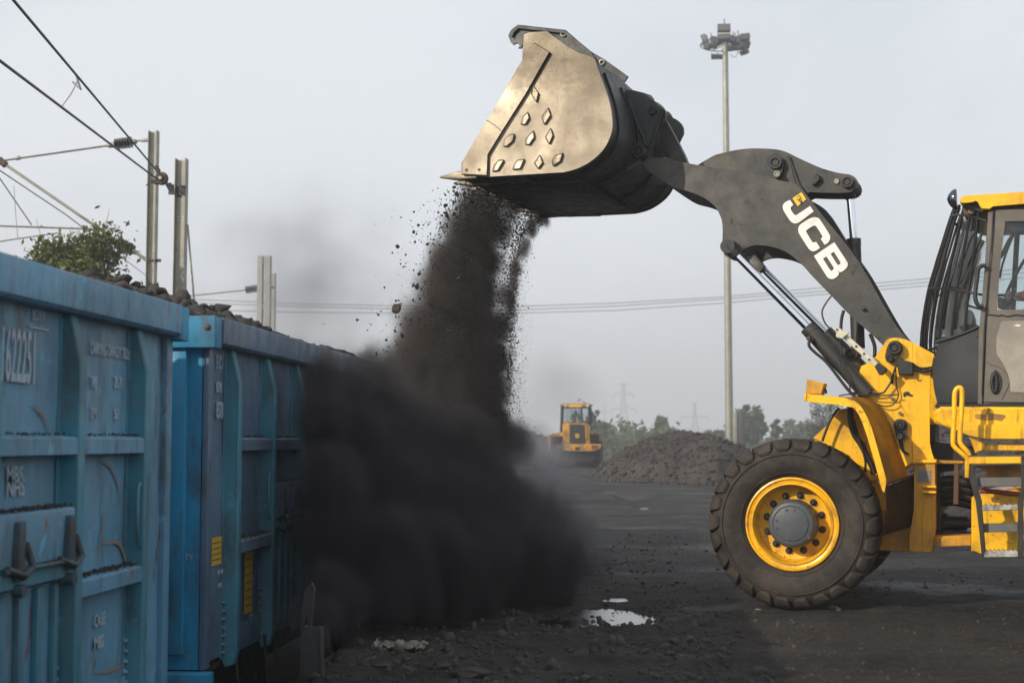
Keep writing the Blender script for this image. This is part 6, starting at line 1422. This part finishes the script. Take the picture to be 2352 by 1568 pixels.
# ================================================================== DUST VOLUMES
def dustmat(name, col, dens, aniso=.2):
    m = bpy.data.materials.new(name); m.use_nodes = True; nt = m.node_tree; nt.nodes.clear(); out = nt.nodes.new('ShaderNodeOutputMaterial')
    v = nt.nodes.new('ShaderNodeVolumePrincipled'); v.inputs['Color'].default_value = tuple(col)+(1,); v.inputs['Density'].default_value = dens; v.inputs['Anisotropy'].default_value = aniso
    v.inputs['Density Attribute'].default_value = 'density'; nt.links.new(v.outputs[0], out.inputs['Volume']); return m
def dust(name, label, blobs, vox, mat_, edge=.45, warp=((1.2, .35), (4.0, .10)), holes_=(0, 1), hsc=2.0, stretch=(1, 1, 1), clipx=None, pad=.35, zmin=-1.15, tex=None):
    # blobs: (centre, (rx, ry, rz), weight)
    lo = Vector([min(c[i]-r[i] for c, r, w_ in blobs)-pad for i in range(3)]); hi = Vector([max(c[i]+r[i] for c, r, w_ in blobs)+pad for i in range(3)]); lo.z = max(lo.z, zmin)
    ng = bpy.data.node_groups.new(name, 'GeometryNodeTree'); ng.interface.new_socket('Geometry', in_out='OUTPUT', socket_type='NodeSocketGeometry'); N = ng.nodes; Lk = ng.links.new
    def vm(op, a, b=None):
        n = N.new('ShaderNodeVectorMath'); n.operation = op
        for i, x in enumerate((a, b)):
            if x is None: continue
            if isinstance(x, (tuple, list, Vector)): n.inputs[i].default_value = tuple(x)
            elif isinstance(x, (int, float)): n.inputs['Scale'].default_value = x
            else: Lk(x, n.inputs[i])
        return n.outputs['Value'] if op in ('LENGTH', 'DISTANCE') else n.outputs['Vector']
    def mt(op, a, b=None, c=None, cl=False):
        n = N.new('ShaderNodeMath'); n.operation = op; n.use_clamp = cl
        for i, x in enumerate((a, b, c)):
            if x is None: continue
            if isinstance(x, (int, float)): n.inputs[i].default_value = x
            else: Lk(x, n.inputs[i])
        return n.outputs[0]
    def nz(co, sc, det, rough=.55):
        n = N.new('ShaderNodeTexNoise'); n.inputs['Scale'].default_value = sc; n.inputs['Detail'].default_value = det; n.inputs['Roughness'].default_value = rough; Lk(co, n.inputs['Vector']); return n
    pos = N.new('GeometryNodeInputPosition').outputs[0]; cur = pos; spos = vm('MULTIPLY', pos, stretch)
    for sc, amp in warp:
        c = nz(spos, sc, 2).outputs['Color']; d = vm('SUBTRACT', c, (.5, .5, .5)); s = N.new('ShaderNodeVectorMath'); s.operation = 'SCALE'; s.inputs['Scale'].default_value = amp*2; Lk(d, s.inputs[0]); cur = vm('ADD', cur, s.outputs[0])
    acc = None
    for c, r, w_ in blobs:
        d = vm('LENGTH', vm('MULTIPLY', vm('SUBTRACT', cur, tuple(c)), tuple(1/x for x in r)))
        mr = N.new('ShaderNodeMapRange'); mr.interpolation_type = 'SMOOTHSTEP'; Lk(d, mr.inputs[0]); mr.inputs[1].default_value = 1.0; mr.inputs[2].default_value = 1-edge; mr.inputs[3].default_value = 0; mr.inputs[4].default_value = w_
        acc = mr.outputs[0] if acc is None else mt('MAXIMUM', acc, mr.outputs[0])
    n2 = nz(vm('ADD', spos, (3.1, 7.7, 1.3)), hsc, 5, .62).outputs['Fac']
    mr = N.new('ShaderNodeMapRange'); mr.interpolation_type = 'SMOOTHSTEP'; Lk(n2, mr.inputs[0]); mr.inputs[1].default_value = holes_[0]; mr.inputs[2].default_value = holes_[1]; mr.inputs[3].default_value = 0; mr.inputs[4].default_value = 1
    den = mt('MULTIPLY', acc, mr.outputs[0])
    vc = N.new('GeometryNodeVolumeCube'); Lk(den, vc.inputs['Density']); vc.inputs['Min'].default_value = lo; vc.inputs['Max'].default_value = hi
    for a, i in (('X', 0), ('Y', 1), ('Z', 2)): vc.inputs['Resolution '+a].default_value = max(4, int((hi[i]-lo[i])/vox))
    sm = N.new('GeometryNodeSetMaterial'); sm.inputs['Material'].default_value = mat_; Lk(vc.outputs[0], sm.inputs[0]); go = N.new('NodeGroupOutput'); Lk(sm.outputs[0], go.inputs[0])
    me = bpy.data.meshes.new(name); o = bpy.data.objects.new(name, me); COL.objects.link(o); me.materials.append(mat_); md = o.modifiers.new('dust', 'NODES'); md.node_group = ng
    tag(o, label, None, None, 'stuff'); return o
def bl(x, y, Y, r, w_=1, sy=1.0, sz=1.0):
    p = WY(x, y, Y); k = Y/F; return (tuple(p), (r*k, r*k*sy, r*k*sz), w_)
def bs(x, y, v, r, w_=1, sv=1.0, sz=1.3):
    u, z = LP(x, y, v); p = LW(u, v, z); k = (p.y)/F; return (tuple(p), (r*k, r*k*sv, r*k*sz), w_)
def bX(x, y, X, r, w_=1, sy=1.0, sz=1.0):
    d = ray(x, y); p = CAM+d*(X/d.x); k = p.y/F; return (tuple(p), (r*k, r*k*sy, r*k*sz), w_)
DM = dustmat('coal_dust_thick', (.088, .082, .090), 20, .1)
DM2 = dustmat('coal_dust_stream', (.165, .142, .130), 28, .1)
DM3 = dustmat('coal_dust_thin', (.34, .34, .38), 4, .2)
ground_blobs = [bX(755,880,-2.35,100,.8), bX(830,930,-2.3,130), bX(900,985,-2.2,120), bX(790,1010,-2.25,140), bX(730,960,-2.35,90,.6), bX(940,1050,-2.0,150), bX(1020,1080,-1.75,150), bX(1080,1090,-1.5,130), bX(755,1110,-2.2,120), bX(840,1150,-2.1,170), bX(940,1190,-1.85,200), bX(1060,1190,-1.55,180), bX(1150,1150,-1.3,110,.9),
    bX(760,1240,-2.15,120), bX(800,1295,-2.05,130), bX(760,1370,-2.05,90), bX(890,1310,-1.8,150), bX(990,1310,-1.55,150), bX(1090,1290,-1.3,150), bX(1180,1290,-1.05,135), bX(1260,1300,-.8,100), bX(1305,1330,-.74,70,.9,1,1.5), bX(1245,1365,-.88,66,1,1,1.4), bX(1180,1375,-1.03,72,1,1,1.5), bX(1110,1385,-1.2,70,1,1,1.3), bX(1035,1366,-1.4,72,1,1,1.5), bX(960,1374,-1.56,68,1,1,1.3), bX(890,1376,-1.72,72,1,1,1.4), bX(815,1395,-1.85,70,1,1,1.2), bX(1130,1170,-1.2,230,.045), bX(1230,1240,-.9,200,.04), bX(900,1000,-2.0,240,.04), bX(1330,1330,-.6,110,.05),
    bX(1235,1190,-.95,95,.25), bX(1310,1230,-.75,85,.16), bX(1350,1300,-.6,70,.12), bX(700,1000,-2.45,60,.16), bX(700,1180,-2.4,64,.22), bX(880,870,-2.4,85,.55), bX(1120,1010,-1.5,95,1), bX(700,1400,-2.1,80,.7)]
dust('dust_cloud', 'thick black billowing cloud of coal dust at the wagon side', ground_blobs, .034, DM, .76, ((.7, .24), (2.0, .20), (5.0, .13), (12, .07)), (.26, .60), 4.2, (1.2, 1.2, .62))
stream = [bs(1100,425,1.0,44,.9), bs(1088,480,.9,58), bs(1072,545,.85,74), bs(1052,620,.8,92), bs(1035,700,.8,108), bs(1018,780,.8,124), bs(1000,860,.8,140), bs(990,940,.8,150), bs(1165,462,1.5,50), bs(1148,520,1.4,46), bs(1118,590,1.4,56), bs(1105,670,1.4,66), bs(1095,750,1.4,74), bs(1088,830,1.4,80), bs(1080,920,1.4,90), bs(1080,1010,1.4,90),
    bs(1246,505,2.2,24,1.5,1,1.2), bs(1222,535,2.2,19,1.5,1,1.5), bs(1203,575,2.2,19,1.5,1,1.9), bs(1186,625,2.2,21,1.5,1,2.1), bs(1170,685,2.2,22,1.5,1,2.3), bs(1158,750,2.2,24,1.5,1,2.3), bs(1148,820,2.2,27,1.5,1,2.2), bs(1140,890,2.2,30,1.5,1,2), bs(1130,955,2.2,36,1.5,1,1.8), bs(1158,640,1.9,20,.2), bs(1148,690,1.9,30,.45), bs(1136,760,1.8,42,.7), bs(1124,830,1.8,52,.9), bs(1116,910,1.8,60,1), bs(1106,990,1.8,70,1),
    bs(905,880,.8,66,.35), bs(935,820,.7,66,.4), bs(955,740,.6,52,.3), bs(980,660,.6,46,.28), bs(1005,580,.6,38,.28), bs(1030,510,.6,32,.3), bs(880,840,.6,50,.12), bs(920,720,.5,50,.08)]
dust('dust_stream', 'dark brown column of dust falling with the coal from the bucket', stream, .026, DM2, .80, ((2.0, .10), (5.5, .07), (13, .04)), (.32, .58), 6.0, (1, 1, .38), pad=.2)
wisps = [bl(520,680,17,120,.10,2), bl(620,620,18,170,.17,2), bl(720,590,19,170,.18,2), bl(730,700,18,170,.26,2), bl(830,720,19,150,.28,2), bl(560,560,19,110,.14,2), bl(870,800,18,110,.35,2), bl(780,800,17,110,.40,2), bl(650,740,18,110,.25,2), bl(900,640,20,120,.12,2), bl(450,720,17,90,.08,2), bl(840,520,20,120,.08,2), bl(1250,900,22,140,.12,2)]
dust('dust_wisp', 'thin grey smoke of dust drifting over the second wagon', wisps, .10, DM3, .98, ((.35, .8), (1.1, .5), (3, .22), (8, .06)), (.34, .74), .9, (1, 1, 1.2), pad=1.0)
low = [bl(1190,1050,24,90,.8), bl(1225,1010,60,55,.42,1.5), bl(1165,985,40,60,.40,1.5), bl(1265,1040,66,36,.25,1), bl(1290,1100,18,100,.25), bl(1340,1180,15,80,.30), bl(1370,1270,14,50,.35), bl(1230,1120,17,100,.7), bl(1270,1050,50,70,.15,2)]
dust('dust_wisp', 'low grey veil of dust spreading right towards the distant loader', low, .12, DM3, .85, ((.5, .5), (1.6, .2)), (.34, .66), 1.1, pad=.6, zmin=-.1)
# ================================================================== HAZE
HZ = B(); box(HZ, -600, 600, -30, 1450, -2.4, 58.0); hz = obj('haze', HZ, None, None, None)
hm = bpy.data.materials.new('haze_air'); hm.use_nodes = True; nt = hm.node_tree; nt.nodes.clear(); out = nt.nodes.new('ShaderNodeOutputMaterial'); v = nt.nodes.new('ShaderNodeVolumePrincipled')
v.inputs['Color'].default_value = (.90, .92, .95, 1); v.inputs['Density'].default_value = .0017; v.inputs['Anisotropy'].default_value = .2; v.inputs['Density Attribute'].default_value = ''; nt.links.new(v.outputs[0], out.inputs['Volume']); hz.data.materials.append(hm)
tag(hz, 'pale dusty air over the whole yard', None, None, 'stuff')
EXPO = .12
# ================================================================== WORLD, SUN, CAMERA
SUN_EL, SUN_AZ = R(24), R(47)      # azimuth measured from behind the camera (-Y) towards the left (-X)
sd = Vector((-sin(SUN_AZ)*cos(SUN_EL), -cos(SUN_AZ)*cos(SUN_EL), sin(SUN_EL)))
sun = bpy.data.lights.new('sun', 'SUN'); sun.energy = 3.7; sun.angle = R(.6); sun.color = (1, .90, .75)
so = bpy.data.objects.new('sun', sun); COL.objects.link(so); so.rotation_euler = sd.to_track_quat('Z', 'Y').to_euler(); so.location = (-20, -20, 20)
w = bpy.data.worlds.new('World'); scn.world = w; w.use_nodes = True; nt = w.node_tree; nt.nodes.clear()
out = nt.nodes.new('ShaderNodeOutputWorld'); bg = nt.nodes.new('ShaderNodeBackground'); nt.links.new(bg.outputs[0], out.inputs[0])
sky = nt.nodes.new('ShaderNodeTexSky'); sky.sky_type = 'NISHITA'; sky.sun_disc = False; sky.sun_elevation = SUN_EL
sky.sun_rotation = math.atan2(sd.x, sd.y); sky.air_density = 1.0; sky.dust_density = 2.5; sky.ozone_density = 1.6; sky.altitude = 50
tc = nt.nodes.new('ShaderNodeTexCoord')
hs = nt.nodes.new('ShaderNodeHueSaturation'); hs.inputs['Saturation'].default_value = .4; nt.links.new(sky.outputs[0], hs.inputs['Color'])
mp = nt.nodes.new('ShaderNodeMapping'); mp.inputs['Scale'].default_value = (1, 1, 2.2); nt.links.new(tc.outputs['Generated'], mp.inputs[0])
cl = ramp(nt, noisen(nt, mp.outputs[0], 1.9, 6, .55, .3), .36, .66)
CLOUD_A, CLOUD_B = (5.7, 6.1, 6.65), (7.2, 7.5, 7.9)
cloud = mixc(nt, cl, CLOUD_A, CLOUD_B)
nt.links.new(mixc(nt, .78, hs.outputs[0], cloud), bg.inputs[0]); bg.inputs[1].default_value = .125
cd = bpy.data.cameras.new('camera'); co = bpy.data.objects.new('camera', cd); COL.objects.link(co)
cd.sensor_width = 36; cd.lens = F/2352*36; cd.clip_start = .1; cd.clip_end = 4000
co.location = CAM; co.rotation_euler = (R(90)+TH, 0, PSI); scn.camera = co
cd.dof.use_dof = True; cd.dof.focus_distance = 13.5; cd.dof.aperture_fstop = 2.5
scn.view_settings.view_transform = 'Standard'; scn.view_settings.look = 'None'; scn.view_settings.exposure = EXPO if 'EXPO' in globals() else 0
cy = scn.cycles; cy.use_denoising = True; cy.max_bounces = 6; cy.diffuse_bounces = 3; cy.glossy_bounces = 3; cy.transparent_max_bounces = 16
cy.volume_bounces = 1; cy.sample_clamp_indirect = 4; cy.volume_step_rate = 1.5; cy.volume_max_steps = 256; cy.use_adaptive_sampling = True; cy.adaptive_threshold = .015
try: cy.denoiser = 'OPENIMAGEDENOISE'; cy.denoising_input_passes = 'RGB_ALBEDO_NORMAL'
except Exception: pass
